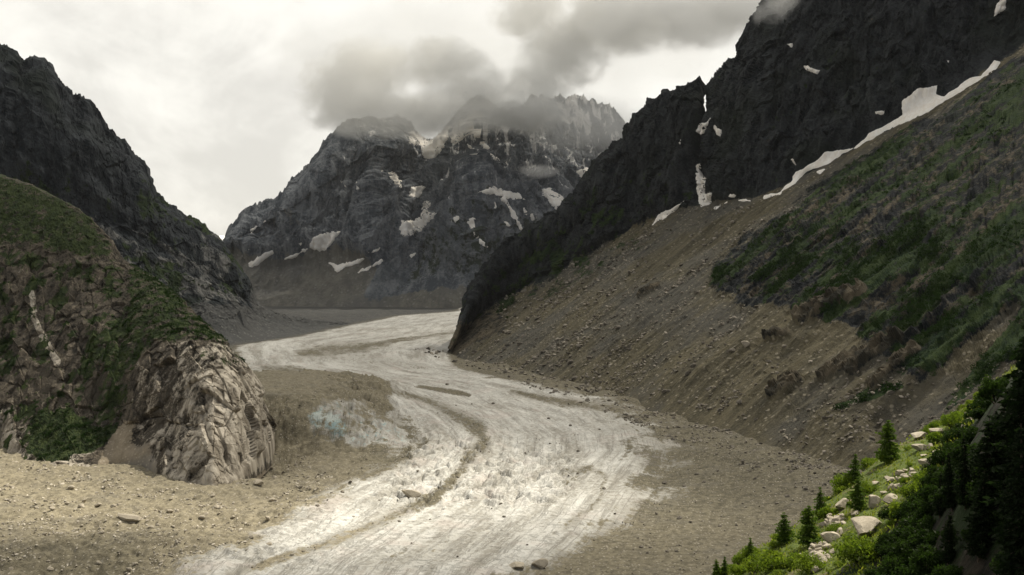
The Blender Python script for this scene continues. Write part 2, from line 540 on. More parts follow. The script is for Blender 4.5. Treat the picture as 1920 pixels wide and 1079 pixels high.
# ------------------------------------------------------------------ valley floor: glacier and moraine
def ice_edges(py):
    L = np.interp(py, [584, 592, 612, 632, 648, 658, 690, 700, 720, 748, 790, 830, 860, 900, 940, 1000, 1079, 1300],
                  [860, 750, 650, 560, 447, 440, 462, 490, 575, 670, 745, 790, 770, 680, 590, 480, 330, 60])
    R = np.interp(py, [584, 640, 660, 690, 700, 708, 722, 745, 790, 860, 930, 985, 1040, 1079, 1300],
                  [960, 880, 838, 852, 890, 930, 1010, 1120, 1210, 1235, 1210, 1150, 1050, 960, 700])
    return L, R


nv, nu = 540, 780
py_r = np.concatenate([np.linspace(1500, 1090, 40)[:-1], np.linspace(1090, 660, 350)[:-1], np.linspace(660, 579, 152)])
s_c = np.concatenate([np.linspace(-0.95, -0.52, 70)[:-1], np.linspace(-0.52, 0.36, 570)[:-1], np.linspace(0.36, 0.9, 72)])
nv, nu = len(py_r), len(s_c)
Yg = CAM_H * F / (py_r - HOR)
X = s_c[None, :] * Yg[:, None]
Y = np.broadcast_to(Yg[:, None], X.shape).copy()
P2 = np.stack([X, Y, np.zeros_like(X)], -1)
# the far end of the ice bends away to the right behind the spur: flow coordinate across the ice
Lg, Rg = ice_edges(py_r)
XL, XR = (Lg - 960) / F * Yg, (Rg - 960) / F * Yg
k = np.ones(25) / 25
XLs, XRs = XL.copy(), XR.copy()
tt = (X - XLs[:, None]) / np.maximum(XRs - XLs, 60)[:, None]
z = 3.0 * fbm(P2, 120, 4, 1) + 1.6 * fbm(P2, 28, 3, 4)
# ice dome and flow ridges
inice = sstep(tt, -0.08, 0.12) * (1 - sstep(tt, 0.88, 1.08))
flowP = np.stack([tt * 9.0, Y / 260.0, np.zeros_like(X)], -1)
rid = fbm(flowP, 1.0, 5, 21, 0.62, ridged=True)
z = z + inice * (4.0 + 2.6 * rid * sstep(Y, 480, 900))
# the ice hump with blue walls on the left
wob = 22 * fbm(P2, 60, 3, 33)
mound = 41 * sstep(Y + wob, 862, 960) * sstep(-X + wob * 0.7 - (Y - 900) * 0.10, 70, 205) * (1 - sstep(Y, 1160, 1420)) * (1 - sstep(-X, 300, 420) * 0.4)
z = z + mound
mface = np.clip(mound / 41, 0, 1)
mface = 4 * mface * (1 - mface)
fv, fg = facets(P2 + np.stack([z * 0, z * 0, z], -1), (26, 14, 9), 3)
z = z + mface * (fv * 7.5 + 4.5 * fbm(P2, (22, 12, 16), 4, 5, .6, ridged=True))
# bottom left moraine: apron under the knoll, hummocks, near ridge
apr = sstep(Y, 640, 800) * sstep(-X, 150, 240) * (1 - sstep(-X, 900, 1200)) * (1 - sstep(Y, 1000, 1200))
z = z + apr * (3 + 4 * fbm(P2, 50, 3, 8))
z = z + sstep(-X, 60, 150) * (1 - sstep(Y, 900, 1000)) * (4.5 * fbm(P2, 36, 4, 7, .6) + 2.2 * fbm(P2, 10, 3, 6, .6, ridged=True))
z = z + 11 * np.exp(-((Y - 565 - (X + 230) * 0.10) / 34) ** 2) * sstep(-X, 120, 200)
z = z + 6 * np.exp(-((Y - 640 - (X + 170) * 0.25) / 18) ** 2) * sstep(-X, 90, 160)
# hollow beside the knoll
z = z - 16 * np.exp(-(((X + 205) / 26) ** 2 + ((Y - 835) / 60) ** 2))
# right moraine rising to the scree foot
XT = 234 - 0.33 * (Y - 810)
z = z + sstep(X - XT, -170, 10) * (1 - sstep(Y, 1500, 1800)) * (10 + 9 * fbm(P2, 55, 4, 9))
# seracs
P3 = np.stack([X, Y, z], -1)
ppx, ppy = proj(P3)
ser = poly_sd(ppx, ppy, [(760, 800), (860, 810), (960, 830), (1060, 830), (1090, 900), (1010, 960), (880, 950), (790, 960), (700, 950), (740, 880)])
ser = sstep(ser, -25, 30)
sv, sg = facets(P3, (10, 15, 40), 11, 1.3)
sv2, sg2 = facets(P3, (4.5, 6, 20), 12, 1.2)
z = z + ser * (sv * 3.0 + sv2 * 1.2 - 2.2 * (1 - sstep(sg, 0, 0.14)))
# the rest of the ice: small crevasses and hummocks
hum = inice * (1 - ser)
z = z + hum * (1.5 * fbm(P2, (11, 6, 9), 4, 15, 0.6, ridged=True) + 0.9 * sstep(Y, 500, 800) * fbm(np.stack([tt * 30, Y / 60, tt * 0], -1), 1.0, 3, 16, .6, ridged=True))
z = z + (1 - inice) * (1.0 * fbm(P2, 9, 4, 17, 0.62) + 0.5 * fbm(P2, 3.0, 2, 18))
z = z + sstep(Y, 2200, 2700) * (1 - inice) * (2 + 9 * fbm(P2, 90, 4, 19, .6)) - 6 * sstep(Y, 2850, 3250) * (1 - inice)
P3 = np.stack([X, Y, z], -1)
GP = P3
ppx, ppy = proj(P3)
L, R = ice_edges(ppy)
e1 = 10 * fbm(P2, 45, 4, 41)
dL = (ppx - L) / np.interp(ppy, [584, 700, 800, 1079], [14, 34, 95, 140]) + e1 * 0.10
dR = (R - ppx) / np.interp(ppy, [584, 690, 740, 800, 1079], [12, 18, 90, 150, 140]) + e1 * 0.10
deb = 1 - sstep(dL, -0.8, 0.9) * sstep(dR, -0.9, 1.0)
deb = np.where(mound > 6, np.maximum(deb, sstep(mound, 6, 14)), deb)
for ln, st in [
    ([(560, 664, 8), (620, 657, 14), (690, 650, 10), (740, 640, 4), (860, 622, 3)], .66),
    ([(640, 668, 16), (720, 680, 14), (800, 690, 8)], .35),
    ([(490, 688, 6), (560, 695, 8), (640, 712, 6), (720, 728, 6), (800, 752, 8), (850, 775, 14), (895, 800, 18), (905, 830, 18), (880, 860, 16)], .62),
    ([(880, 850, 13), (860, 890, 11), (820, 930, 11), (720, 975, 10), (600, 1025, 9), (430, 1079, 8)], .64),
    ([(780, 724, 3), (850, 735, 5), (880, 742, 3)], .8),
    ([(960, 735, 5), (1040, 752, 8), (1110, 760, 10), (1200, 770, 14)], .7),
    ([(1060, 885, 8), (1110, 880, 8), (1135, 895, 6), (1130, 925, 6), (1100, 960, 8), (1060, 985, 10)], .55),
    ([(1060, 895, 22), (1090, 905, 20)], .4),
    ([(700, 1060, 20), (820, 1030, 24), (940, 1000, 18)], .35),
]:
    deb = np.maximum(deb, st * (1 - sstep(line_d(ppx + 1.5 * e1, ppy + .4 * e1, ln), 0.2, 2.0)))
# pale ice left of the brown band at the bottom, thin dirty ice on the right
deb = np.maximum(deb, 0.42 * sstep(ppx, 1150, 1260) * sstep(ppy, 760, 800) * (1 - sstep(ppx, 1330, 1480)) * 0.9)
right_dirt = sstep(ppx, 1200, 1320) * sstep(ppy, 770, 800)
deb = np.where(right_dirt > 0, np.maximum(deb, right_dirt * (0.66 + 0.30 * sstep(fbm(P2, (70, 18, 10), 3, 51), -.25, .2))), deb)
blue = poly_sd(ppx, ppy, [(560, 770), (610, 742), (680, 742), (760, 800), (790, 830), (760, 850), (680, 848), (600, 835), (565, 815)])
blue = sstep(blue + 12 * fbm(P2, 14, 3, 61), -6, 22)
bluecore = sstep(-line_d(ppx, ppy, [(575, 778, 14), (620, 790, 14), (640, 805, 12)]), -1.6, -0.4)
deb = deb * (1 - blue * (0.42 + 0.30 * sstep(fbm(np.stack([X * .8 + z * 2, Y * .4 - X * .3, z], -1), (26, 9, 20), 3, 62), -.2, .3)))
deb = np.maximum(deb, blue * 0.62 * (1 - sstep(fg, 0.0, 0.16)))  # crevasse shade in the gaps between ice blocks, put in as debris colour
bl = np.clip(0.42 * blue + 0.5 * bluecore * blue + 0.10 * ser * sstep(fbm(P2, 10, 2, 71), 0.1, 0.4), 0, 1)
tan = np.clip(sstep(-ppx, -760, -560) * sstep(ppy, 780, 860) + 0.35 * sstep(ppy, 930, 1000), 0, 1)
tan = tan * (1 - 0.75 * np.clip(sstep(-ppx, -330, -230) * sstep(ppy + 0.12 * ppx, 1010, 1040), 0, 1))
tan = np.maximum(tan, 0.45 * sstep(mound, 4, 16))
darkm = sstep(Y, 1750, 2150) * sstep(L - ppx, -20, 30)
mask = np.stack([deb, bl, tan, darkm], -1)
flow = np.stack([tt * 16.0 * np.minimum(1.0, (XRs - XLs)[:, None] / 400 + 0.3), Y / 130.0, X / 900.0, np.ones_like(X)], -1)
glac = grid_mesh('glacier', P3, {'mask': mask, 'flow': flow}, M['glacier'], smooth=True, flip=False)
tag(glac, 'pale streaked glacier winding down the valley floor between brown moraines', 'glacier', kind='structure')
G_px, G_py, G_deb, G_mound = ppx, ppy, deb, mound

# the ground far out, under everything
a = np.linspace(0, 2 * math.pi, 65)[:-1]
rr = np.array([0.0, 400, 1500, 4000, 8000, 12000])
gv = [(0, 0, -42.0)] + [(r * math.cos(t), r * math.sin(t), -42.0 + (r > 9000) * 60) for r in rr[1:] for t in a]
me = bpy.data.meshes.new('ground')
fs = [(0, 1 + i, 1 + (i + 1) % 64) for i in range(64)]
for j in range(len(rr) - 2):
    for i in range(64):
        b0, b1 = 1 + j * 64, 1 + (j + 1) * 64
        fs.append((b0 + i, b1 + i, b1 + (i + 1) % 64, b0 + (i + 1) % 64))
me.from_pydata(gv, [], fs)
m, nt = new_mat('ground_gravel')
pos = nt.n('ShaderNodeNewGeometry').outputs['Position']
out(nt, nt.mix(nt.noise(pos, 0.01, 6, 0.6), (0.04, 0.039, 0.036), (0.085, 0.081, 0.072)), 0.95)
me.materials.append(m)
o = bpy.data.objects.new('ground', me)
COL.objects.link(o)
tag(o, 'stony valley ground beneath the mountains and the glacier', 'ground', kind='structure')


# ------------------------------------------------------------------ snow patches
def snow_patches(parent, P, N, polys, thick, soft, seed, nz):
    """lens-shaped sheets of old snow lying on the slope, one mesh each"""
    px, py = proj(P)
    nv, nu = px.shape
    facing = (N * (np.array([0, 0, CAM_H]) - P)).sum(-1)
    wob = fbm(P, nz, 3, seed)
    for poly in polys:
        pl = np.array(poly, float)
        x0, y0 = pl.min(0) - 6
        x1, y1 = pl.max(0) + 6
        sel = (px > x0) & (px < x1) & (py > y0) & (py < y1) & (facing > 0)
        if sel.sum() < 6:
            continue
        ii, jj = np.where(sel)
        i0, i1, j0, j1 = max(ii.min() - 1, 0), min(ii.max() + 2, nv), max(jj.min() - 1, 0), min(jj.max() + 2, nu)
        sx, sy = px[i0:i1, j0:j1], py[i0:i1, j0:j1]
        sd = poly_sd(sx, sy, pl) + wob[i0:i1, j0:j1] * soft
        off = np.clip(sd * thick, -thick * 2.5, thick * 2.2)
        Q = P[i0:i1, j0:j1] + N[i0:i1, j0:j1] * off[..., None]
        keep = (sd > -2.5) & sel[i0:i1, j0:j1]
        f = keep[:-1, :-1] & keep[1:, :-1] & keep[:-1, 1:] & keep[1:, 1:]
        if f.sum() < 3:
            continue
        idx = np.arange(Q.shape[0] * Q.shape[1]).reshape(Q.shape[:2])
        quads = np.stack([idx[:-1, :-1], idx[:-1, 1:], idx[1:, 1:], idx[1:, :-1]], -1)[f]
        used, inv = np.unique(quads.ravel(), return_inverse=True)
        me = bpy.data.meshes.new('snow_patch')
        fill_mesh(me, Q.reshape(-1, 3)[used], inv.reshape(-1, 4), True)
        me.materials.append(M['snow'])
        ob = bpy.data.objects.new('snow_patch', me)
        COL.objects.link(ob)
        ob.parent = parent


def zp(pts, ox, oy, sc):
    return [(ox + x / sc, oy + y / sc) for x, y in pts]


# ------------------------------------------------------------------ right mountain
def slopeY(px, py, m=0.7):
    s, k = (px - 960) / F, (HOR - py) / F
    return (CAM_H + m * 501) / (m * (s + 0.33) - k)


def onslope(pts, add=0.0):
    return [(x, y, slopeY(x, y) + add) for x, y in pts]


toe = onslope([(836, 672), (870, 694), (950, 716), (1100, 750), (1200, 770), (1300, 790), (1400, 822), (1500, 890), (1560, 965), (1640, 1080), (1760, 1300)])
under = [(x, y + 26, Y_ * 0.985) for x, y, Y_ in toe]
mid1 = onslope([(838, 664), (868, 650), (950, 640), (1100, 640), (1250, 650), (1400, 670), (1520, 720), (1620, 800), (1720, 900), (1880, 1100)])
mid2 = onslope([(840, 662), (868, 630), (950, 590), (1080, 545), (1200, 520), (1330, 510), (1480, 540), (1620, 600), (1750, 700), (1960, 880)])
mid3 = onslope([(841, 660), (866, 625), (930, 575), (1040, 520), (1150, 470), (1260, 440), (1380, 440), (1500, 440), (1650, 450), (1800, 470), (2020, 560)])
foot = onslope([(842, 658), (864, 622), (900, 590), (980, 545), (1100, 485), (1190, 430), (1230, 412), (1310, 386), (1420, 372), (1500, 335), (1600, 280), (1700, 225), (1780, 180), (1880, 115), (1960, 50), (2100, -60)])
skyl = [(843, 655, 1868), (856, 625, 1905), (872, 590, 1945), (900, 540, 2000), (960, 478, 2040), (1000, 448, 2050), (1060, 405, 2040), (1090, 378, 2030), (1112, 352, 2020), (1130, 328, 2010),
        (1160, 300, 2000), (1190, 268, 1985), (1215, 232, 1970), (1240, 205, 1950), (1262, 193, 1935), (1300, 181, 1915), (1322, 178, 1900), (1327, 215, 1900), (1333, 212, 1895), (1338, 186, 1885), (1346, 174, 1880), (1390, 128, 1840),
        (1404, 108, 1830), (1412, 75, 1820), (1430, 42, 1805), (1446, 22, 1800), (1462, 30, 1795), (1482, 26, 1785), (1505, -2, 1780), (1560, -60, 1760), (1700, -150, 1700), (1900, -250, 1640), (2100, -330, 1620)]
cm = []
fo = np.array(foot)
for x, y, Y_ in skyl:
    fx, fy, fY = (np.interp((x - 843) / (2100 - 843), (fo[:, 0] - 842) / (2100 - 842), fo[:, i]) for i in range(3))
    cm.append((0.5 * (x + fx), 0.5 * (y + fy) + 4, 0.60 * fY + 0.40 * Y_))
back = [(x, y + (60 if x > 870 else 10) + 0.10 * (x - 843), Y_ * 1.22) for x, y, Y_ in skyl]
back2 = [(x, 560 if x > 900 else y + 60, Y_ * 1.6) for x, y, Y_ in skyl]
warp = np.concatenate([np.linspace(0, 0.16, 110)[:-1], np.linspace(0.16, 0.88, 560)[:-1], np.linspace(0.88, 1.0, 60)])
vw = np.concatenate([np.linspace(0, 0.05, 6)[:-1], np.linspace(0.05, 0.52, 270)[:-1], np.linspace(0.52, 0.86, 230)[:-1], np.linspace(0.86, 1, 20)])
vs = [0, 0.05, 0.19, 0.34, 0.44, 0.52, 0.69, 0.86, 0.93, 1.0]
P = loft([under, toe, mid1, mid2, mid3, foot, cm, skyl, back, back2], vs, len(warp), len(vw), warp=warp, vwarp=vw)
V = np.broadcast_to(vw[:, None], P.shape[:2])
# smooth the slope (not the skyline) across
Ps = smooth_u(P, 14)
wS = (1 - sstep(V, 0.72, 0.84))[..., None]
P = P * (1 - wS) + Ps * wS
N = normals(P)
if (N[200, 300] @ (np.array([0, 0, CAM_H]) - P[200, 300])) < 0:
    N = -N
px, py = proj(P)
cliff = sstep(V, 0.508, 0.535) * (1 - sstep(V, 0.90, 0.97))
fallc = np.stack([(P[..., 1] * 0.95 - P[..., 0] * 0.31), (P[..., 0] * 0.8 + P[..., 2] * 0.6), P[..., 2] * 0], -1)
# masks, drawn on the slope
gul0 = fbm(fallc, (26, 150, 1), 4, 115, 0.6, ridged=True)
e = 16 * fbm(P, 60, 4, 81) + 6 * fbm(P, 14, 3, 82)
green = poly_sd(px, py, [(1330, 545), (1325, 500), (1400, 440), (1480, 388), (1550, 330), (1640, 272), (1760, 206), (1900, 104), (2200, -60), (2300, 900), (1960, 700), (1840, 690), (1720, 720), (1690, 690), (1640, 670), (1580, 620), (1480, 590), (1400, 580)])
gm = sstep(green + e * 1.4, -12, 30)
low_green = np.maximum.reduce([
    1 - sstep(line_d(px, py, [(1570, 770, 5), (1640, 740, 14), (1690, 728, 6)]), 0.6, 1.4),
    1 - sstep(line_d(px, py, [(1690, 690, 20), (1780, 620, 26), (1900, 560, 34)]), 0.6, 1.5),
    1 - sstep(line_d(px, py, [(1780, 760, 10), (1850, 690, 20), (1930, 620, 30)]), 0.6, 1.5)])
stream = 1 - sstep(line_d(px + e * 0.5, py, [(1905, 575, 10), (1820, 660, 16), (1740, 745, 26), (1660, 800, 30)]), 0.7, 1.5)
stream2 = 1 - sstep(line_d(px + e * 0.5, py, [(1720, 510, 5), (1640, 570, 12), (1560, 640, 18), (1480, 690, 24)]), 0.7, 1.5)
wall = poly_sd(px, py, [(843, 640), (900, 535), (1000, 440), (1130, 320), (1260, 180), (1330, 170), (1320, 380), (1230, 410), (1180, 445), (1090, 500), (1000, 548), (930, 585), (880, 605)])
wallm = sstep(wall + e * 1.8, -22, 30)
patch = sstep(fbm(fallc, (60, 170, 1), 4, 91, 0.6), -0.08, 0.22)
rough_slope = gm * sstep(fbm(P, 110, 3, 95), -0.2, 0.25)
veg = gm * (0.38 + 0.42 * patch) * (1 - stream2)
veg = np.maximum(veg, low_green * 0.75 * (1 - stream)) * (1 - 0.9 * stream)
veg = np.maximum(veg, wallm * (1 - cliff * 0.15) * (0.36 + 0.50 * sstep(fbm(P, 60, 4, 97), -0.05, 0.25)) * sstep(py, 250, 470))
veg = np.where(V > 0.53, np.maximum(veg * (1 - 0.5 * sstep(px, 1320, 1360)), 0.22 * sstep(fbm(P, 50, 4, 98), 0.0, 0.3)), veg)
veg = np.maximum(veg, 0.62 * np.exp(-(wall / 38) ** 2) * sstep(fbm(P, 45, 3, 99), -.25, .2) * sstep(py, 380, 480) * (1 - sstep(px, 1180, 1260)))
scree = (1 - gm * 0.9) * (1 - wallm) * (1 - cliff)
scree = np.maximum(scree, stream) * (1 - sstep(V, 0.512, 0.53))
low_rock = 1 - sstep(line_d(px, py, [(846, 660, 16), (880, 625, 26), (930, 610, 20)]), 0.6, 1.3)
scree = scree * (1 - 0.8 * low_rock)
outc = np.zeros_like(px)
OUTC = [[(1452, 748, 8), (1478, 728, 12), (1500, 715, 8)], [(1545, 712, 9), (1580, 690, 12), (1612, 670, 10)], [(1600, 700, 14), (1650, 660, 14), (1690, 640, 10)],
        [(1440, 638, 6), (1480, 630, 8)], [(1500, 600, 10), (1560, 575, 12), (1620, 550, 10)], [(1640, 730, 8), (1720, 660, 10)], [(1200, 560, 4), (1240, 540, 4)]]
for ln in OUTC:
    outc = np.maximum(outc, 1 - sstep(line_d(px + 0.3 * e, py + 0.2 * e, ln), 0.55, 1.35))
scree = scree * (1 - 0.85 * outc)
pale = np.clip(outc * 0.95 + low_rock * 0.75 + gm * (0.34 + 0.16 * sstep(gul0, 0.0, 0.6)), 0, 1)
veg = veg * (1 - outc * 0.8) * (1 - low_rock * 0.6)
pale = np.clip(pale + np.clip(cliff + wallm * .7, 0, 1) * (0.05 + 0.22 * sstep(fbm(P, (60, 60, 15), 4, 118, .6), .05, .4)), 0, 1)
# relief
big = fbm(P, (170, 170, 260), 4, 101, 0.5, ridged=True)
f1, g1 = facets(P, (46, 46, 90), 102)
f2, g2 = facets(P, (18, 18, 34), 103)
f3, g3 = facets(P, (8, 8, 14), 104)
gul = fbm(fallc, (34, 240, 1), 4, 105, 0.55, ridged=True)
gul2 = fbm(fallc, (13, 90, 1), 3, 106, 0.55)
lowt = sstep(V, 0.06, 0.16)
wl = np.clip(cliff + wallm * 0.7, 0, 1) * (1 - sstep(V, 0.90, 0.97) * 0.5) * sstep(np.abs(px - 842), 0, 60)
vert = fbm(np.stack([P[..., 0] * .8 - P[..., 1] * .6, P[..., 1] * .3, P[..., 2] + 0.35 * P[..., 0]], -1), (30, 30, 150), 6, 107, 0.6, ridged=True)
disp = wl * (22 * big + 14 * vert + 8.0 * f1 + 4.5 * f2 + 2.2 * f3)
gmr = np.clip(gm + low_rock * .5 + outc * .5, 0, 1) * (1 - wl)
disp = disp + gmr * lowt * (7.5 * gul + 4.0 * gul2 + 4.5 * f2 * rough_slope + 2.2 * f3 + 4 * f1)
disp = disp + (1 - gmr) * (1 - wl) * lowt * (5.5 * gul * sstep(px, 900, 1250) * (0.5 + sstep(fbm(P, 160, 2, 117), -.2, .3)) + 4.0 * fbm(fallc, (80, 300, 1), 3, 116) + 1.3 * gul2 + 2.0 * fbm(P, 34, 4, 108) + 0.9 * f3)
disp = disp + outc * (3.5 + 5 * gul0 + 3 * f2 + 2 * f3)
disp = disp - 9 * stream - 5 * stream2
# the snow gully that cuts the cliff, and the ledge that carries the long snow strip
gully = 1 - sstep(line_d(px, py, [(1328, 185, 8), (1322, 250, 12), (1312, 320, 14), (1315, 380, 22)]), 0.3, 1.8)
disp = disp - 30 * gully * cliff
disp = disp * (1 - 0.75 * np.exp(-((V - 0.52) / 0.018) ** 2) * sstep(px, 1400, 1450))
edge = np.exp(-((V - 0.86) / 0.025) ** 2)
P = P + N * disp[..., None]
P[..., 2] += edge * sstep(px, 1090, 1160) * (10 * fbm(P, (30, 30, 400), 3, 109, 0.6, ridged=True) + 4 * f3)
snowdust = cliff * 0.10
mask = np.stack([veg, scree, snowdust * 0, pale], -1)
fallv = np.stack([fallc[..., 0] / 16, fallc[..., 1] / 130, P[..., 2] * 0, P[..., 2] * 0], -1)
rm = grid_mesh('mountain', P, {'mask': mask, 'fall': fallv}, M['right'], smooth=False, flip=True)
tag(rm, 'steep dark cliff and brown scree slope with snow strip filling the right', 'mountain', kind='structure')
RP, RN = P, normals(P)
if (RN * (np.array([0, 0, CAM_H]) - RP)).sum(-1)[200, 300] < 0:
    RN = -RN
R_px, R_py = proj(P)
R_scree, R_veg, R_V, R_cliff = scree, veg, V, cliff
q = lambda pts: zp(pts, 1280, 0, 2.569)
polys = [q([(385, 940), (450, 935), (520, 880), (545, 830), (610, 795), (690, 735), (830, 710), (905, 640), (1000, 595), (1060, 555), (1055, 490), (1130, 430), (1225, 415), (1220, 455), (1260, 465), (1330, 415), (1390, 375), (1440, 365), (1500, 290), (1545, 300), (1500, 345), (1400, 405), (1180, 540), (1000, 622), (830, 717), (750, 757), (690, 797), (600, 827), (540, 884), (470, 934), (390, 957)]),
         q([(62, 800), (92, 780), (88, 830), (112, 860), (107, 935), (142, 930), (132, 985), (90, 1002), (66, 930)]),
         q([(72, 595), (110, 590), (145, 550), (100, 655), (66, 640)]),
         q([(570, 308), (620, 328), (662, 340), (650, 357), (600, 342)]),
         q([(922, 538), (972, 532), (967, 550), (928, 550)]),
         q([(640, 828), (692, 812), (662, 842)]),
         q([(1498, 82), (1515, 20), (1540, -8), (1556, 0), (1550, 45)]),
         q([(1543, 597), (1572, 607), (1617, 652), (1568, 632)]),
         q([(146, 1004), (212, 975), (160, 1010)]), q([(218, 948), (238, 934), (258, 938), (252, 952)]),
         q([(148, 598), (165, 620), (187, 628), (182, 657), (158, 640)]),
         q([(503, 214), (532, 208), (526, 230)]), q([(500, 180), (520, 165), (515, 176)]), q([(1275, 292), (1285, 290), (1282, 308)]),
         [(1223, 421), (1236, 400), (1258, 392), (1283, 377), (1266, 395), (1243, 411)],
         q([(258, 960), (328, 965), (326, 972), (260, 970)]), q([(-20, 690), (-8, 670), (-12, 700)]), q([(520, 768), (530, 764), (548, 795), (542, 800)])]
snow_patches(rm, RP, RN, polys, 0.9, 4.5, 111, 16)

# ------------------------------------------------------------------ knoll on the left
foot = [(-330, 900, 860), (-150, 870, 860), (0, 846, 880), (30, 870, 840), (60, 905, 795), (110, 925, 765), (160, 897, 795), (210, 862, 818), (270, 855, 805), (330, 905, 755), (400, 932, 725), (450, 895, 765), (490, 855, 830), (508, 838, 865), (516, 812, 900)]
under = [(x, y + 40, Y_ * 0.99) for x, y, Y_ in foot]
low = [(-330, 760, 900), (-150, 760, 905), (0, 770, 905), (60, 800, 872), (110, 825, 846), (160, 800, 858), (210, 790, 855), (270, 790, 832), (330, 810, 795), (400, 830, 762), (450, 820, 788), (490, 815, 845), (508, 812, 872), (517, 808, 902)]
midr = [(-330, 610, 980), (-150, 620, 980), (0, 640, 975), (80, 660, 950), (160, 680, 915), (240, 690, 882), (320, 700, 845), (390, 715, 815), (440, 735, 818), (480, 765, 845), (503, 790, 872), (517, 804, 903)]
midt = [(-330, 440, 1080), (-150, 450, 1075), (0, 470, 1060), (80, 480, 1050), (160, 520, 1015), (230, 570, 970), (300, 620, 900), (360, 640, 870), (410, 660, 850), (450, 695, 855), (484, 740, 875), (504, 780, 888), (516, 802, 904)]
topr = [(-330, 240, 1250), (-150, 275, 1220), (0, 331, 1180), (60, 350, 1160), (150, 394, 1130), (205, 445, 1095), (232, 488, 1065), (290, 520, 1030), (340, 562, 985), (400, 622, 935), (440, 668, 915), (470, 702, 905), (497, 752, 900), (511, 790, 903), (515, 800, 906)]
back = [(x - 6, y + 34, Y_ * 1.10) for x, y, Y_ in topr]
back2 = [(x - 16, 720 if x < 400 else 830, Y_ * 1.25) for x, y, Y_ in topr]
warp = np.concatenate([np.linspace(0, 0.36, 60)[:-1], np.linspace(0.36, 1.0, 470)])
vw = np.concatenate([np.linspace(0, 0.06, 6)[:-1], np.linspace(0.06, 0.88, 440)[:-1], np.linspace(0.88, 1, 16)])
P = loft([under, foot, low, midr, midt, topr, back, back2], [0, .06, .24, .46, .68, .88, .94, 1.0], len(warp), len(vw), warp=warp, vwarp=vw)
V = np.broadcast_to(vw[:, None], P.shape[:2])
Ps = smooth_u(P, 10)
wS = (1 - sstep(V, 0.8, 0.88))[..., None]
P = P * (1 - wS) + Ps * wS
N = normals(P)
if (N[200, 300] @ (np.array([0, 0, CAM_H]) - P[200, 300])) < 0:
    N = -N
px, py = proj(P)
e = 14 * fbm(P, 26, 4, 121) + 7 * fbm(P, 8, 3, 122)
top_green = poly_sd(px, py, [(-400, 150), (0, 310), (160, 380), (232, 480), (240, 500), (150, 490), (60, 470), (0, 470), (-400, 450)])
bench = poly_sd(px, py, [(232, 470), (300, 510), (400, 610), (460, 690), (420, 655), (350, 640), (290, 650), (250, 700), (255, 760), (215, 805), (175, 790), (190, 700), (140, 650), (180, 620), (235, 560)])
lowbush = poly_sd(px, py, [(50, 850), (60, 780), (120, 760), (190, 800), (230, 790), (215, 830), (160, 850), (100, 868)])
greens = np.maximum.reduce([(0.60 + 0.25 * sstep(fbm(P, 18, 4, 126, .6), -.15, .2)) * sstep(top_green + e * 1.3, -10, 25), 0.92 * sstep(bench + e * 1.5, -10, 20) * (0.52 + 0.48 * sstep(fbm(P, (12, 12, 50), 4, 124, .6), -.2, .15)), sstep(lowbush + e * .6, -4, 8)])
band = sstep(poly_sd(px, py, [(-400, 450), (0, 460), (150, 480), (240, 490), (240, 620), (205, 690), (215, 800), (180, 850), (110, 905), (-400, 870)]) + e, -10, 20)
greens = np.maximum(greens, band * (0.22 + 0.6 * sstep(fbm(P, (22, 22, 40), 4, 123, 0.6), -0.05, 0.25)))
cl2d = poly_sd(px, py, [(225, 700), (290, 650), (350, 630), (430, 650), (480, 690), (520, 750), (545, 800), (520, 860), (400, 950), (330, 925), (270, 860), (235, 800)])
cl2 = sstep(cl2d + e * 2.2, -22, 26)
cl2w = sstep(cl2d, -55, 45)
ledge = sstep(fbm(P, (14, 14, 26), 4, 125, 0.6), 0.12, 0.35)
greens = np.where(cl2 > 0.5, np.minimum(greens, 0.34) + 0.55 * ledge * sstep(-py, -760, -640), greens)
scree = sstep(poly_sd(px, py, [(225, 790), (262, 770), (300, 850), (350, 915), (470, 900), (520, 860), (520, 1000), (-400, 1000), (-400, 860), (10, 850), (45, 880), (110, 935), (170, 900), (190, 850)]) + e * .5, -6, 10)
scree = scree * (1 - cl2 * 0.8)
palem = np.clip(cl2 * (0.32 + 0.55 * sstep(px + 0.25 * (py - 640) + e, 270, 520) + 0.25 * fbm(P, (16, 16, 40), 3, 138)), 0, 1)  # paler toward the right: pale rock plus the sunlit side put into colour
palem = np.maximum(palem, 0.8 * (1 - sstep(line_d(px, py, [(60, 545, 6), (66, 600, 7), (85, 640, 8), (108, 680, 8)]), .5, 1.4)))
palem = np.maximum(palem, 0.75 * sstep(poly_sd(px, py, [(40, 870), (90, 850), (170, 870), (160, 905), (110, 940), (60, 915)]), -5, 8))
palem = np.maximum(palem, 0.7 * sstep(poly_sd(px, py, [(-20, 770), (20, 760), (45, 860), (0, 880)]), -5, 8))
palem = np.maximum(palem, band * (0.22 + 0.30 * sstep(py, 720, 850)))
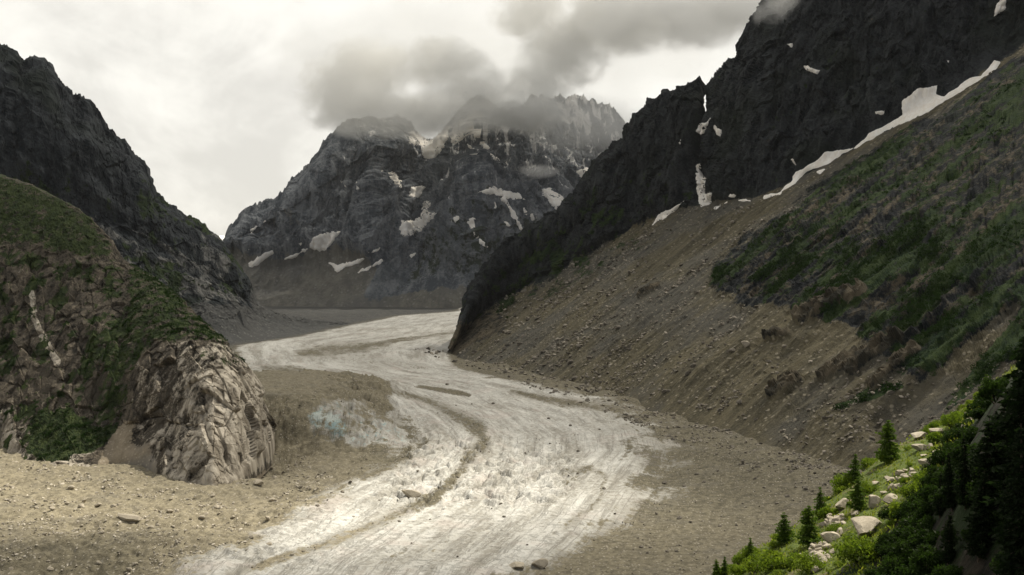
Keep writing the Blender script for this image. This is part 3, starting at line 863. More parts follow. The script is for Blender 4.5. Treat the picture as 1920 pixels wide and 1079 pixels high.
# relief: tall slabs split by cracks
along = np.stack([P[..., 0] * 0.92 + P[..., 1] * 0.3, P[..., 1] * 0.7, P[..., 2]], -1)
f1, g1 = facets(along + 0.12 * along[..., 2:3] * np.array([1, 0, 0]), (17, 17, 40), 131, 0.9, 1.0)
f2, g2 = facets(along, (7, 7, 14), 132, 0.9, 0.8)
f3, g3 = facets(P, (2.2, 2.2, 5.5), 133)
big = fbm(P, (60, 60, 110), 4, 134, 0.5, ridged=True)
rockm = np.clip(np.maximum(cl2w, band * 0.9) * (1 - scree * .8), 0, 1)
rockm = np.maximum(rockm, sstep(palem, .4, .7))
rockm = rockm * (1 - 0.75 * sstep(lowbush + e * .6, -6, 10))
fade = sstep(V, 0.07, 0.13) * (1 - 0.5 * sstep(V, 0.86, 0.9))
disp = fade * (rockm * (3.0 * (big - big.mean()) + 5.0 * f1 + 2.1 * f2 + 0.3 * f3 + 0.7 * facets(P, (24, 24, 10), 139, .5, 1.2)[0] - 1.8 * (1 - sstep(g1, 0, .05)) - 0.5 * (1 - sstep(g2, 0, .05)))
               + (1 - rockm) * (3.0 * fbm(P, 24, 4, 135) + 1.0 * f3 * (1 - scree) + 1.6 * f2 * (1 - scree)))
grooves = fbm(np.stack([along[..., 0], along[..., 1] * .2, along[..., 2] * 0.04], -1), (4.2, 4.2, 4.2), 3, 137, 0.6, ridged=True)
disp = disp + cl2w * fade * 0.15 * (grooves - grooves.mean())
P = P + N * disp[..., None]
P[..., 2] += np.exp(-((V - 0.88) / 0.03) ** 2) * (2.5 * fbm(P, 14, 4, 136, 0.6))
mask = np.stack([np.clip(greens * (1 - scree * .9), 0, 1), scree, np.zeros_like(px), palem], -1)
fallv = np.concatenate([P / np.array([7, 7, 22]), P[..., :1] * 0], -1)
kn = grid_mesh('hill', P, {'mask': mask, 'fall': fallv}, M['knoll'], smooth=False, flip=True)
tag(kn, 'green topped rocky knoll with pale slabby cliff on the left', 'hill', kind='structure')
KP, KV = P, V
KN = normals(P)
if (KN * (np.array([0, 0, CAM_H]) - KP)).sum(-1)[200, 300] < 0:
    KN = -KN
K_px, K_py = proj(P)
K_green, K_rock, K_scree = mask[..., 0], rockm, scree

# ------------------------------------------------------------------ dark mountain behind the knoll
foot = [(-420, 800, 1500), (-200, 740, 1700), (0, 670, 1950), (200, 650, 2080), (380, 648, 2130), (430, 646, 2150), (500, 636, 2270), (600, 620, 2570), (700, 611, 2940), (738, 608, 2990)]
under = [(x, y + 14, Y_ * .99) for x, y, Y_ in foot]
lowr = [(-420, 640, 1750), (-200, 600, 1900), (0, 570, 2080), (150, 560, 2150), (300, 570, 2220), (400, 590, 2290), (480, 600, 2420), (580, 607, 2650), (690, 609, 2950), (740, 607, 3000)]
midr = [(-420, 400, 1950), (-200, 400, 2060), (0, 390, 2160), (120, 400, 2220), (230, 440, 2280), (340, 500, 2340), (430, 560, 2420), (490, 582, 2500), (580, 600, 2720), (690, 608, 2960), (742, 607, 3010)]
topr = [(-420, -60, 2250), (-200, 20, 2290), (-60, 85, 2320), (0, 97, 2330), (16, 103, 2330), (30, 125, 2335), (48, 128, 2335), (72, 124, 2335), (84, 132, 2338), (100, 160, 2345), (118, 178, 2350), (130, 190, 2355), (160, 198, 2360), (176, 228, 2370), (186, 250, 2380), (212, 268, 2390),
        (240, 292, 2400), (258, 304, 2410), (268, 338, 2420), (282, 362, 2430), (308, 390, 2445), (332, 405, 2460), (360, 430, 2480), (392, 452, 2500), (412, 470, 2520), (432, 492, 2540), (450, 518, 2560), (462, 542, 2580), (480, 568, 2610), (520, 592, 2680), (600, 608, 2800), (690, 613, 2970), (744, 613, 3020)]
topr = [(x, y + (15 if x < 300 else 6 if x < 460 else 0), d) for x, y, d in topr]
back = [(x, y + 60 if x < 440 else y + 8, Y_ * 1.2) for x, y, Y_ in topr]
back2 = [(x, 560 if x < 440 else y + 20, Y_ * 1.6) for x, y, Y_ in topr]
warp = np.concatenate([np.linspace(0, 0.35, 40)[:-1], np.linspace(0.35, 0.80, 300)[:-1], np.linspace(0.80, 1.0, 70)])
vw = np.concatenate([np.linspace(0, 0.05, 4)[:-1], np.linspace(0.05, 0.86, 250)[:-1], np.linspace(0.86, 1, 14)])
P = loft([under, foot, lowr, midr, topr, back, back2], [0, .05, .25, .52, .86, .93, 1], len(warp), len(vw), warp=warp, vwarp=vw)
V = np.broadcast_to(vw[:, None], P.shape[:2])
N = normals(P)
if (N[120, 200] @ (np.array([0, 0, CAM_H]) - P[120, 200])) < 0:
    N = -N
px, py = proj(P)
rk = 1 - sstep(px, 430, 500)
e = 12 * fbm(P, 120, 4, 141)
f1, g1 = facets(P, (70, 70, 120), 142)
f2, g2 = facets(P, (28, 28, 50), 143)
f3, g3 = facets(P, (12, 12, 22), 144)
big = fbm(P, (190, 190, 300), 4, 145, 0.5, ridged=True)
diag = fbm(np.stack([P[..., 0] * .6 + P[..., 2] * .8, P[..., 1], P[..., 0] * .8 - P[..., 2] * .6], -1), (50, 200, 300), 3, 146, 0.55, ridged=True)
lowt = sstep(V, 0.06, 0.2)
disp = rk * lowt * (20 * big + 5 * f1 + 3.5 * f2 + 2 * f3 + 9 * diag + 8 * fbm(P, (45, 45, 120), 5, 150, .6, ridged=True)) + (1 - rk) * lowt * (9 * fbm(P, 80, 5, 147, .6) + 2.0 * f3)
P = P + N * disp[..., None]
P[..., 2] += np.exp(-((V - 0.86) / 0.04) ** 2) * rk * (13 * fbm(P, (30, 30, 400), 3, 148, 0.65, ridged=True) + 12 * fbm(P, (12, 12, 300), 3, 149, .6, ridged=True)) * np.interp(px, [150, 300, 420], [1, .5, .25])
veg = rk * (0.22 + 0.42 * sstep(fbm(P, 110, 4, 151, 0.6), -0.05, 0.25)) * sstep(py, 240, 400)
pale = rk * (0.55 * sstep(diag + 0.4 * fbm(P, 40, 3, 152), 0.25, 0.75) * sstep(py, 330, 460))
pale = np.maximum(pale, 0.6 * (1 - sstep(line_d(px, py, [(280, 505, 8), (340, 540, 12), (385, 570, 10)]), .5, 1.5)))
scree = np.maximum(1 - rk, sstep(py + e, 560, 600))
mask = np.stack([veg * (1 - scree), scree, np.zeros_like(px), pale], -1)
fallv = np.concatenate([P / np.array([26, 26, 90]), P[..., :1] * 0], -1)
lm = grid_mesh('mountain', P, {'mask': mask, 'fall': fallv}, M['left'], smooth=False, flip=True)
tag(lm, 'dark jagged mountain flank rising behind the green knoll on the left', 'mountain', kind='structure')
LP, L_px, L_py, L_scree = P, *proj(P), scree

# ------------------------------------------------------------------ far snowy mountain
cols = [380, 430, 480, 540, 600, 650, 700, 745, 790, 840, 900, 960, 1020, 1080, 1130, 1180, 1240, 1400]
out_y = [520, 468, 405, 368, 310, 252, 238, 236, 268, 250, 204, 214, 210, 206, 214, 262, 330, 420]
foot_y = [586, 586, 588, 589, 589, 589, 589, 588, 588, 587, 587, 587, 587, 587, 587, 587, 587, 587]
#       relative depth at five levels, foot to crest
dep = {0: [4600, 4500, 4350, 4300, 4250, 4200, 4150, 4150, 4150, 4100, 4050, 4100, 4200, 4300, 4400, 4500, 4600, 4800],
       1: [5000, 4900, 4800, 4850, 4900, 4900, 4850, 4800, 4800, 4700, 4500, 4550, 4750, 5000, 5200, 5300, 5400, 5500],
       2: [5300, 5200, 5150, 5300, 5450, 5500, 5350, 5500, 5700, 5350, 5000, 5050, 5200, 5700, 5900, 6000, 6000, 6000],
       3: [5500, 5500, 5500, 5550, 5650, 5800, 5850, 6200, 6500, 6000, 5800, 6050, 6500, 6700, 6800, 6800, 6700, 6500],
       4: [5700, 5800, 5850, 5900, 6000, 6100, 6400, 6800, 7200, 6700, 6500, 6900, 7100, 7100, 7100, 7000, 6900, 6700]}
dep = {k_: [5000 + (d - 4100) * 0.48 for d in v_] for k_, v_ in dep.items()}
fr = [0, .22, .5, .76, 1.0]
rows = []
for k_ in range(5):
    rows.append([(x, fy + (oy - fy) * fr[k_], d) for x, oy, fy, d in zip(cols, out_y, foot_y, dep[k_])])
FSK = [(380, 520), (425, 472), (437, 447), (455, 425), (480, 408), (500, 396), (525, 386), (545, 368), (560, 350), (590, 322), (615, 290), (640, 262), (655, 250), (672, 244), (690, 240), (705, 248), (722, 250), (735, 241), (750, 238), (765, 246), (772, 264),
       (790, 276), (810, 282), (830, 276), (840, 255), (852, 236), (870, 218), (885, 206), (900, 198), (915, 210), (930, 222), (950, 226), (970, 222), (985, 214), (1000, 207), (1012, 213), (1020, 204), (1035, 211), (1048, 205), (1060, 213), (1078, 204), (1090, 212),
       (1110, 212), (1125, 222), (1140, 222), (1155, 240), (1168, 258), (1180, 285), (1240, 330), (1400, 420)]
rows[4] = [(x, y, float(np.interp(x, cols, dep[4]))) for x, y in FSK]
under = [(x, y + 14, d) for x, y, d in rows[0]]
back = [(x, y + 40, d * 1.12) for x, y, d in rows[4]]
back2 = [(x, 570, d * 1.4) for x, y, d in rows[4]]
warp = np.linspace(0, 1, 640)
vw = np.concatenate([np.linspace(0, 0.04, 4)[:-1], np.linspace(0.04, 0.90, 330)[:-1], np.linspace(0.90, 1, 12)])
P = loft([under] + rows + [back, back2], [0, .04, .22, .46, .69, .90, .95, 1], len(warp), len(vw), warp=warp, vwarp=vw)
V = np.broadcast_to(vw[:, None], P.shape[:2])
Ps = smooth_u(P, 6)
wS = (1 - sstep(V, 0.72, 0.88))[..., None]
P = P * (1 - wS) + Ps * wS
N = normals(Ps)
if (N[150, 300] @ (np.array([0, 0, CAM_H]) - P[150, 300])) < 0:
    N = -N
px, py = proj(P)
big = fbm(P, (520, 620, 900), 5, 161, 0.55, ridged=True)
f1, g1 = facets(P, (190, 190, 330), 162)
f2, g2 = facets(P, (75, 75, 130), 163)
f3, g3 = facets(P, (32, 32, 60), 164)
chut = fbm(P, (150, 220, 900), 5, 165, 0.55, ridged=True)
lowt = sstep(V, 0.05, 0.3)
e = 30 * fbm(P, 200, 4, 166)
apron = poly_sd(px, py, [(380, 480), (440, 470), (480, 500), (560, 500), (640, 480), (720, 520), (690, 555), (760, 560), (880, 548), (900, 560), (1500, 560), (1500, 700), (300, 700)])
scree = sstep(apron + e * .6, -10, 14)
hs = (1 - 0.8 * scree)
disp = lowt * hs * (95 * big + 16 * f1 + 11 * f2 + 6 * f3 + 85 * chut + 14 * fbm(P, (60, 60, 200), 4, 170, .6, ridged=True)) + scree * (10 * fbm(P, 140, 4, 167) + 6 * chut)
# ridges of the front spur
for ln, am in [([(905, 355, 16), (880, 420, 30), (850, 500, 40), (830, 560, 40)], 120), ([(905, 355, 14), (960, 400, 22), (1010, 460, 30), (1040, 540, 40)], 110),
               ([(890, 225, 10), (850, 290, 16), (800, 370, 24), (760, 440, 30)], 110), ([(640, 265, 14), (610, 360, 26), (590, 440, 34)], 100), ([(720, 250, 16), (700, 350, 26), (680, 480, 40)], 120),
               ([(900, 215, 8), (950, 290, 18), (1000, 350, 20)], 90)]:
    disp = disp + 0.5 * am * np.maximum(0, 1 - line_d(px + .3 * e, py, ln) / 2.4)
disp = disp * (1 - 0.75 * sstep(V, 0.74, 0.89))
P = P + N * disp[..., None]
spik = np.exp(-((V - 0.90) / 0.03) ** 2) * np.interp(px, [500, 760, 980, 1010, 1170, 1250], [1.1, 1.0, 0.9, 1.8, 1.8, .8])
P[..., 2] += spik * (34 * fbm(P, (95, 95, 2000), 3, 168, 0.7, ridged=True) + 22 * fbm(P, (38, 38, 900), 2, 169, ridged=True) + 10 * fbm(P, (16, 16, 400), 2, 172, ridged=True))
pxn, pyn = proj(P)
dust = np.clip(np.interp(pyn, [200, 250, 300, 360, 430], [.50, .44, .34, .22, 0.12]) * np.interp(pxn, [560, 720, 860, 1200], [.35, .7, 1, 1.0]), 0, 1)
veg = 0.42 * sstep(poly_sd(px, py, [(740, 545), (800, 480), (900, 400), (1000, 440), (1100, 560), (900, 560)]) + e, -20, 20)
pale = 0.5 * (1 - sstep(line_d(px, py, [(555, 420, 10), (560, 440, 12)]), .5, 1.3))
mask = np.stack([veg * (1 - scree), scree, dust, pale], -1)
fallv = np.concatenate([P / np.array([60, 90, 420]), P[..., :1] * 0], -1)
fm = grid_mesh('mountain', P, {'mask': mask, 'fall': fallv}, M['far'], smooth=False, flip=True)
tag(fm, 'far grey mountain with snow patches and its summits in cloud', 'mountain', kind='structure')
FN = normals(P)
if (FN * (np.array([0, 0, CAM_H]) - P)).sum(-1)[150, 300] < 0:
    FN = -FN
q = lambda pts: zp(pts, 400, 180, 2.346)
polys = [q(p) for p in [
    [(145, 735), (225, 690), (260, 680), (265, 695), (170, 757)],
    [(310, 720), (420, 665), (432, 623), (500, 603), (556, 600), (522, 650), (470, 687), (420, 672), (350, 717)],
    [(506, 735), (535, 731), (552, 750), (660, 710), (674, 716), (590, 754), (545, 777)],
    [(630, 776), (740, 720), (750, 728), (640, 787)],
    [(818, 590), (828, 548), (880, 543), (920, 513), (926, 460), (954, 475), (944, 508), (987, 515), (900, 607), (830, 620)],
    [(856, 430), (878, 398), (915, 400), (952, 386), (900, 447), (865, 452)],
    [(768, 338), (797, 338), (824, 375), (830, 414), (800, 387)],
    [(1158, 425), (1230, 400), (1340, 428), (1374, 458), (1300, 452), (1210, 430)],
    [(1260, 448), (1282, 450), (1333, 520), (1367, 602), (1338, 577), (1298, 500)],
    [(1118, 545), (1135, 528), (1162, 545), (1153, 590), (1207, 668), (1188, 667), (1128, 587)],
    [(1438, 413), (1475, 398), (1540, 448), (1614, 480), (1540, 527), (1480, 472)],
    [(1583, 328), (1640, 313), (1687, 380), (1665, 407), (1618, 362)],
    [(1683, 313), (1737, 318), (1700, 357)],
    [(862, 160), (900, 143), (960, 148), (1042, 133), (1032, 200), (980, 273), (930, 272), (908, 222), (860, 212)],
    [(1058, 130), (1110, 93), (1170, 58), (1197, 90), (1152, 102), (1182, 150), (1218, 237), (1178, 227), (1128, 162), (1070, 207), (1038, 212)],
    [(1113, 203), (1152, 238), (1172, 245), (1140, 282), (1118, 265), (1130, 240)],
    [(1213, 253), (1254, 280), (1235, 287)], [(722, 323), (757, 328), (740, 342)], [(562, 373), (590, 405), (573, 402)],
    [(630, 383), (645, 408), (632, 420)], [(858, 700), (897, 686), (870, 712)], [(678, 690), (732, 670), (700, 694)],
    [(160, 592), (192, 574), (186, 584), (166, 600)], [(205, 562), (240, 544), (234, 556)], [(1353, 473), (1388, 520), (1373, 522)], [(1233, 453), (1253, 495), (1238, 492)],
    [(1390, 515), (1405, 520), (1412, 545), (1400, 545)], [(1275, 550), (1310, 570), (1300, 574)], [(1050, 540), (1075, 525), (1085, 540), (1060, 560)], [(1275, 290), (1293, 285), (1295, 305)],
    [(362, 655), (392, 640), (385, 656)], [(135, 680), (165, 670), (160, 682)], [(1620, 440), (1650, 425), (1640, 450)]]]
snow_patches(fm, P, FN, polys, 2.6, 7.0, 171, 45)

# pale icefield closing the side valley far behind
nx_, ny_ = 60, 30
gx, gy = np.meshgrid(np.linspace(0, 1, nx_), np.linspace(0, 1, ny_))
Y_ = 9400 + 1900 * gy
Pi = unproj(60 + 720 * gx, 640 - (130 + 90 * np.abs(gx - .45)) * gy - 60 * gy ** 2, Y_)
Pi[..., 2] += 60 * fbm(Pi, 700, 5, 181, ridged=True) * np.minimum(1, gy * 3)
Pi = np.concatenate([Pi, (Pi[-1] * np.array([1, 1.05, 0]) + np.array([0, 0, -60]))[None]])
m, nt = new_mat('far_icefield')
pos = nt.n('ShaderNodeNewGeometry').outputs['Position']
out(nt, nt.mix(nt.step(nt.noise(pos, 0.004, 7, 0.65), 0.42, 0.62), (0.80, 0.78, 0.75), (0.6, 0.57, 0.53)), 0.9)
o = grid_mesh('mountain', Pi, {}, m, smooth=True)
tag(o, 'pale snow covered icefield fading into mist in the gap between mountains', 'mountain', kind='structure')


# ------------------------------------------------------------------ clouds and haze
def hull_of_lumps(name, lumps, voxel):
    bm = bmesh.new()
    for c, r in lumps:
        mat4 = Matrix.Translation(Vector(c)) @ Matrix.Diagonal((*(x * 1.12 for x in r), 1))
        bmesh.ops.create_icosphere(bm, subdivisions=3, radius=1.0, matrix=mat4)
    me = bpy.data.meshes.new(name)
    bm.to_mesh(me)
    bm.free()
    ob = bpy.data.objects.new(name, me)
    COL.objects.link(ob)
    md = ob.modifiers.new('remesh', 'REMESH')
    md.mode = 'VOXEL'
    md.voxel_size = voxel
    dg = bpy.context.evaluated_depsgraph_get()
    ev = ob.evaluated_get(dg)
    nm = bpy.data.meshes.new_from_object(ev)
    nm.name = name
    ob.modifiers.clear()
    ob.data = nm
    return ob


def cloud_mat(name, lumps, dens, nscale, color, amp=1.5, bias=0.0, step=0.4, detail=5):
    m, nt = new_mat(name)
    pos = nt.n('ShaderNodeNewGeometry').outputs['Position']
    f = None
    for c, r in lumps:
        d = nt.n('ShaderNodeVectorMath', {0: pos, 1: Vector(c)}, operation='SUBTRACT').outputs[0]
        d = nt.scaled(d, tuple(1 / x for x in r))
        ln = nt.n('ShaderNodeVectorMath', {0: d}, operation='LENGTH').outputs['Value']
        v = nt.math('SUBTRACT', 1.0, ln)
        f = v if f is None else nt.math('SMOOTH_MAX', f, v, 0.25)
    n = nt.noise(nt.scaled(pos, (1, 1, 1.25)), nscale, detail, 0.62, 0.8)
    env = nt.step(f, -0.05, 0.18)
    q = nt.math('ADD', nt.math('MULTIPLY', f, 1.3), nt.math('MULTIPLY', nt.math('SUBTRACT', n, 0.5 - bias), amp))
    dd = nt.math('MULTIPLY', nt.math('MULTIPLY', nt.step(q, 0.0, 0.75), env), dens)
    v = nt.n('ShaderNodeVolumePrincipled', {'Color': (*color, 1), 'Density': dd, 'Anisotropy': 0.1})
    nt.n('ShaderNodeOutputMaterial', {1: v.outputs[0]})
    m.cycles.volume_step_rate = step
    return m


def cloud(lumps_px, dens, nscale, color, label, voxel, amp=1.5, bias=0.0, step=0.4, depth=0.8):
    lumps = []
    for px_, py_, Y0, rx, ry in lumps_px:
        c = unproj(px_, py_, Y0)
        lumps.append((tuple(float(x) for x in c), (rx / F * Y0, max(rx, ry) / F * Y0 * depth, ry / F * Y0)))
    ob = hull_of_lumps('cloud', lumps, voxel)
    ob.data.materials.clear()
    ob.data.materials.append(cloud_mat('cloud_vapour', lumps, dens, nscale, color, amp, bias, step))
    tag(ob, label, 'cloud', kind='stuff')
    return ob


GREY = (0.965, 0.955, 0.915)
cloud([(690, 205, 5350, 125, 62), (790, 216, 5350, 150, 54), (890, 185, 5450, 120, 70), (625, 175, 5450, 84, 80), (955, 212, 5350, 90, 46), (700, 125, 5450, 115, 62), (830, 120, 5450, 105, 62)],
      0.0064, 0.0060, GREY, 'grey cloud bank lying across the left summit of the far mountain', 55, amp=2.5)
cloud([(1010, 165, 5550, 78, 84), (1055, 95, 5600, 105, 92), (1000, 216, 5400, 90, 44), (1140, 35, 5700, 135, 84), (1000, 20, 5700, 105, 62)],
      0.0064, 0.0060, GREY, 'grey cloud column rising above the highest far summit', 55, amp=2.5)
cloud([(1200, 40, 2250, 130, 76), (1310, 25, 2150, 140, 84), (1400, 10, 2000, 125, 66), (1476, 20, 1730, 74, 46)],
      0.014, 0.014, (0.93, 0.925, 0.90), 'dark grey cloud clinging to the dark peak at the top right', 22, amp=2.2)
cloud([(1110, 235, 5450, 120, 70), (1190, 250, 5450, 80, 76), (1040, 240, 5450, 80, 54), (1012, 322, 5000, 52, 15)],
      0.0027, 0.006, (0.95, 0.94, 0.91), 'thin pale mist drifting over the jagged far ridge', 60, bias=0.02)

cloud([(640, 110, 5800, 150, 90), (800, 70, 5900, 190, 100), (960, 120, 5800, 150, 100), (1120, 110, 5800, 160, 110), (1260, 90, 5800, 150, 90), (900, 215, 5600, 130, 40)],
      0.0007, 0.0045, GREY, 'thin grey cloud veil joining the cloud banks over the far summits', 70, amp=2.2, bias=0.04)

# unseen cloud deck set toward the sun, its gaps shaped to the sunlit patches
H0 = 9000.0
gx, gy = np.meshgrid(np.linspace(-3200, 3600, 120), np.linspace(-1500, 6600, 150))      # where the shadow falls on the valley floor
Gp = np.stack([gx, gy, gx * 0], -1)
gpx, gpy = proj(np.stack([gx, np.maximum(gy, 60.0), np.zeros_like(gx)], -1))
ragged = 60 * fbm(Gp, 260, 4, 201, 0.6)
lit_px = [(-400, 850), (60, 835), (260, 880), (520, 930), (700, 850), (790, 800), (960, 850), (1130, 880), (1260, 925), (1410, 950), (1400, 1010), (1150, 1005), (930, 1030), (760, 1085), (300, 1085), (-400, 1000)]
lit_g = []
for a_, b_ in lit_px:
    y_ = CAM_H * F / (b_ - HOR)
    lit_g.append(((a_ - 960) / F * y_, y_))
gap = sstep(poly_sd(gx, gy, lit_g) + ragged * 0.45, -35, 55)
gap2 = sstep(-np.hypot(gx + 28, (gy - 54) * 0.8), -190, -120)
farth = 0.65 * sstep(gy, 3400, 4200) * sstep(fbm(Gp, 700, 3, 203), -0.1, 0.3)
cover = np.clip(1 - np.maximum.reduce([gap, gap2, farth]), 0, 1)
edge_f = sstep(np.minimum.reduce([gx + 3200, 3600 - gx, gy + 1500, 6600 - gy]), 0, 500)
thick = np.maximum(cover * edge_f * (430 + 150 * fbm(Gp, 420, 4, 202)), 0.0) + 1.5
sh = (H0 / math.tan(SUN_EL))
bx, by = gx + sh * math.sin(SUN_AZ), gy + sh * math.cos(SUN_AZ)
base = H0 + 40 * fbm(Gp, 500, 3, 204)
bot = np.stack([bx, by, base], -1)
top = np.stack([bx + thick * SUNV.x / SUNV.z, by + thick * SUNV.y / SUNV.z, base + thick], -1)   # sides lean along the light
nvv, nuu = gx.shape
idx = np.arange(nvv * nuu).reshape(nvv, nuu)
nT = nvv * nuu
qb = np.stack([idx[:-1, :-1], idx[1:, :-1], idx[1:, 1:], idx[:-1, 1:]], -1).reshape(-1, 4)
qt = np.stack([idx[:-1, :-1], idx[:-1, 1:], idx[1:, 1:], idx[1:, :-1]], -1).reshape(-1, 4) + nT
ring = np.concatenate([idx[0, :], idx[1:, -1], idx[-1, -2::-1], idx[-2:0:-1, 0]])
r2 = np.roll(ring, -1)
qs = np.stack([ring, r2, r2 + nT, ring + nT], -1)
me = bpy.data.meshes.new('unseen_cloud_layer')
fill_mesh(me, np.concatenate([bot.reshape(-1, 3), top.reshape(-1, 3)]), np.concatenate([qb, qt, qs]), True)
m, nt = new_mat('unseen_cloud_deck')
v = nt.n('ShaderNodeVolumePrincipled', {'Color': (0.72, 0.72, 0.72, 1), 'Density': 0.0024, 'Anisotropy': 0.2})
nt.n('ShaderNodeOutputMaterial', {1: v.outputs[0]})
m.cycles.homogeneous_volume = True
me.materials.append(m)
o = bpy.data.objects.new('unseen_cloud_layer', me)
COL.objects.link(o)
tag(o, 'unseen grey cloud layer, gaps shaped to place the sun patches', 'cloud', kind='stuff')

bm = bmesh.new()
bmesh.ops.create_cube(bm, size=1.0)
me = bpy.data.meshes.new('haze')
bm.to_mesh(me)
bm.free()
hz = bpy.data.objects.new('haze', me)
hz.scale = (26000, 26000, 2500)
hz.location = (0, 0, 2400 - 1250)
COL.objects.link(hz)
m, nt = new_mat('haze_air')
v = nt.n('ShaderNodeVolumePrincipled', {'Color': (0.97, 0.96, 0.94, 1), 'Density': 0.55e-5, 'Anisotropy': 0.2})
nt.n('ShaderNodeOutputMaterial', {1: v.outputs[0]})
m.cycles.homogeneous_volume = True
me.materials.append(m)
tag(hz, 'thin pale haze filling the valley air', 'haze', kind='stuff')

# ------------------------------------------------------------------ near slope on the right
E_ = [(1180, 1200, 98), (1330, 1092, 105), (1480, 990, 112), (1560, 930, 118), (1640, 862, 125), (1700, 822, 131), (1780, 780, 140), (1840, 742, 145), (1900, 690, 150), (1990, 600, 158)]
I1 = [(1300, 1230, 86), (1450, 1085, 92), (1530, 1045, 94), (1600, 1000, 96), (1660, 950, 101), (1710, 895, 107), (1770, 840, 114), (1810, 790, 121), (1850, 755, 128), (1930, 690, 138)]
I2 = [(1480, 1260, 72), (1590, 1120, 77), (1650, 1060, 80), (1700, 1000, 83), (1735, 950, 86), (1765, 890, 90), (1800, 830, 95), (1835, 780, 100), (1870, 735, 106), (1950, 670, 116)]
K1 = [(1650, 1280, 60), (1740, 1120, 64), (1775, 1030, 65), (1800, 960, 66), (1825, 900, 67), (1850, 850, 68), (1875, 800, 69), (1895, 750, 70), (1915, 700, 71), (1970, 620, 74)]
K2 = [(1900, 1300, 46), (1990, 1150, 48), (2020, 1080, 49), (2040, 1030, 50), (2050, 980, 50), (2060, 930, 50), (2070, 880, 50), (2080, 820, 50), (2090, 760, 50), (2120, 660, 50)]
nu, nv = 200, 150
R_ = [resample(r, nu) for r in (E_, I1, I2, K1, K2)]
d1 = R_[0] + np.array([-7, 12, -14.0])
d2 = R_[0] + np.array([-46, 50, -125.0])
RR = np.stack([d2, d1] + R_)
vsn = np.array([0, .06, .16, .42, .64, .84, 1.0])
v = np.linspace(0, 1, nv)
i = np.clip(np.searchsorted(vsn, v, side='right') - 1, 0, 5)
t = ((v - vsn[i]) / (vsn[i + 1] - vsn[i]))[:, None, None]
P = RR[i] * (1 - t) + RR[i + 1] * t
P = smooth_u(P, 6)
Pt = P.copy()
for _ in range(5):
    Pt[1:-1] = (Pt[:-2] + 2 * Pt[1:-1] + Pt[2:]) / 4
P = Pt
P[..., 2] += 0.7 * fbm(P, 7, 4, 301) + 0.25 * fbm(P, 2, 3, 302)
Vn = np.broadcast_to(v[:, None], P.shape[:2])
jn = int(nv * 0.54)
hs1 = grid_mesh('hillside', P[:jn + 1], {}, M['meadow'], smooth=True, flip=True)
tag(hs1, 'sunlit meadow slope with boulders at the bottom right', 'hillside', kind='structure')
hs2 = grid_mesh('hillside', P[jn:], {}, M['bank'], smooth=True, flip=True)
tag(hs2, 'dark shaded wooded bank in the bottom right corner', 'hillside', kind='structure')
NP_ = P
NN = normals(P)
NN[NN[..., 2] < 0] *= -1
N_px, N_py = proj(P)


def on(surf, sx, sy, x, y, valid=None):
    """surface point that shows at photo pixel x, y (nearest to the camera)"""
    d = np.hypot(sx - x, sy - y)
    if valid is not None:
        d = np.where(valid, d, 1e9)
    c = d < max(d.min() * 1.5, d.min() + 1.2)
    yy = np.where(c, surf[..., 1], 1e9)
    k_ = np.unravel_index(np.argmin(yy), yy.shape)
    return surf[k_], k_


# ------------------------------------------------------------------ plants
def foliage_mesh(name, C, size, mat, tint, flat=0.0, lookup=None):
    """small leaf blades (two-triangle kites) at the points C"""
    n = len(C)
    a = rng.normal(size=(n, 3))
    if lookup is not None:
        a = a * 0.6 + lookup
    a /= np.linalg.norm(a, axis=1, keepdims=True)
    b = np.cross(a, rng.normal(size=(n, 3)))
    b /= np.linalg.norm(b, axis=1, keepdims=True)
    s_ = (size * rng.uniform(0.6, 1.35, n))[:, None]
    Vv = np.stack([C - a * s_, C + b * s_ * .42, C + a * s_, C - b * s_ * .42], 1).reshape(-1, 3)
    Q = np.arange(4 * n).reshape(-1, 4)
    me = bpy.data.meshes.new(name)
    fill_mesh(me, Vv, Q, False)
    tc = np.repeat(np.stack([tint, tint, tint, np.ones(n)], -1), 4, 0)
    add_attr(me, 'tint', tc)
    me.materials.append(mat)
    return me


def tube(path, radii, sides=6):
    path = np.array(path, float)
    V_, Q_ = [], []
    for k_ in range(len(path)):
        t_ = path[min(k_ + 1, len(path) - 1)] - path[max(k_ - 1, 0)]
        t_ /= np.linalg.norm(t_)
        u_ = np.cross(t_, [0.3, 0.8, 0.2])
        u_ /= np.linalg.norm(u_)
        w_ = np.cross(t_, u_)
        for j in range(sides):
            an = 2 * math.pi * j / sides
            V_.append(path[k_] + radii[k_] * (math.cos(an) * u_ + math.sin(an) * w_))
    for k_ in range(len(path) - 1):
        for j in range(sides):
            Q_.append((k_ * sides + j, k_ * sides + (j + 1) % sides, (k_ + 1) * sides + (j + 1) % sides, (k_ + 1) * sides + j))
    return np.array(V_), np.array(Q_)


def join(parts):
    V_, Q_, o_ = [], [], 0
    for a_, b_ in parts:
        V_.append(a_)
        Q_.append(b_ + o_)
        o_ += len(a_)
    return np.concatenate(V_), np.concatenate(Q_)


def mesh_of(name, VQ, mat, smooth=True):
    me = bpy.data.meshes.new(name)
    fill_mesh(me, VQ[0], VQ[1], smooth)
    me.materials.append(mat)
    return me


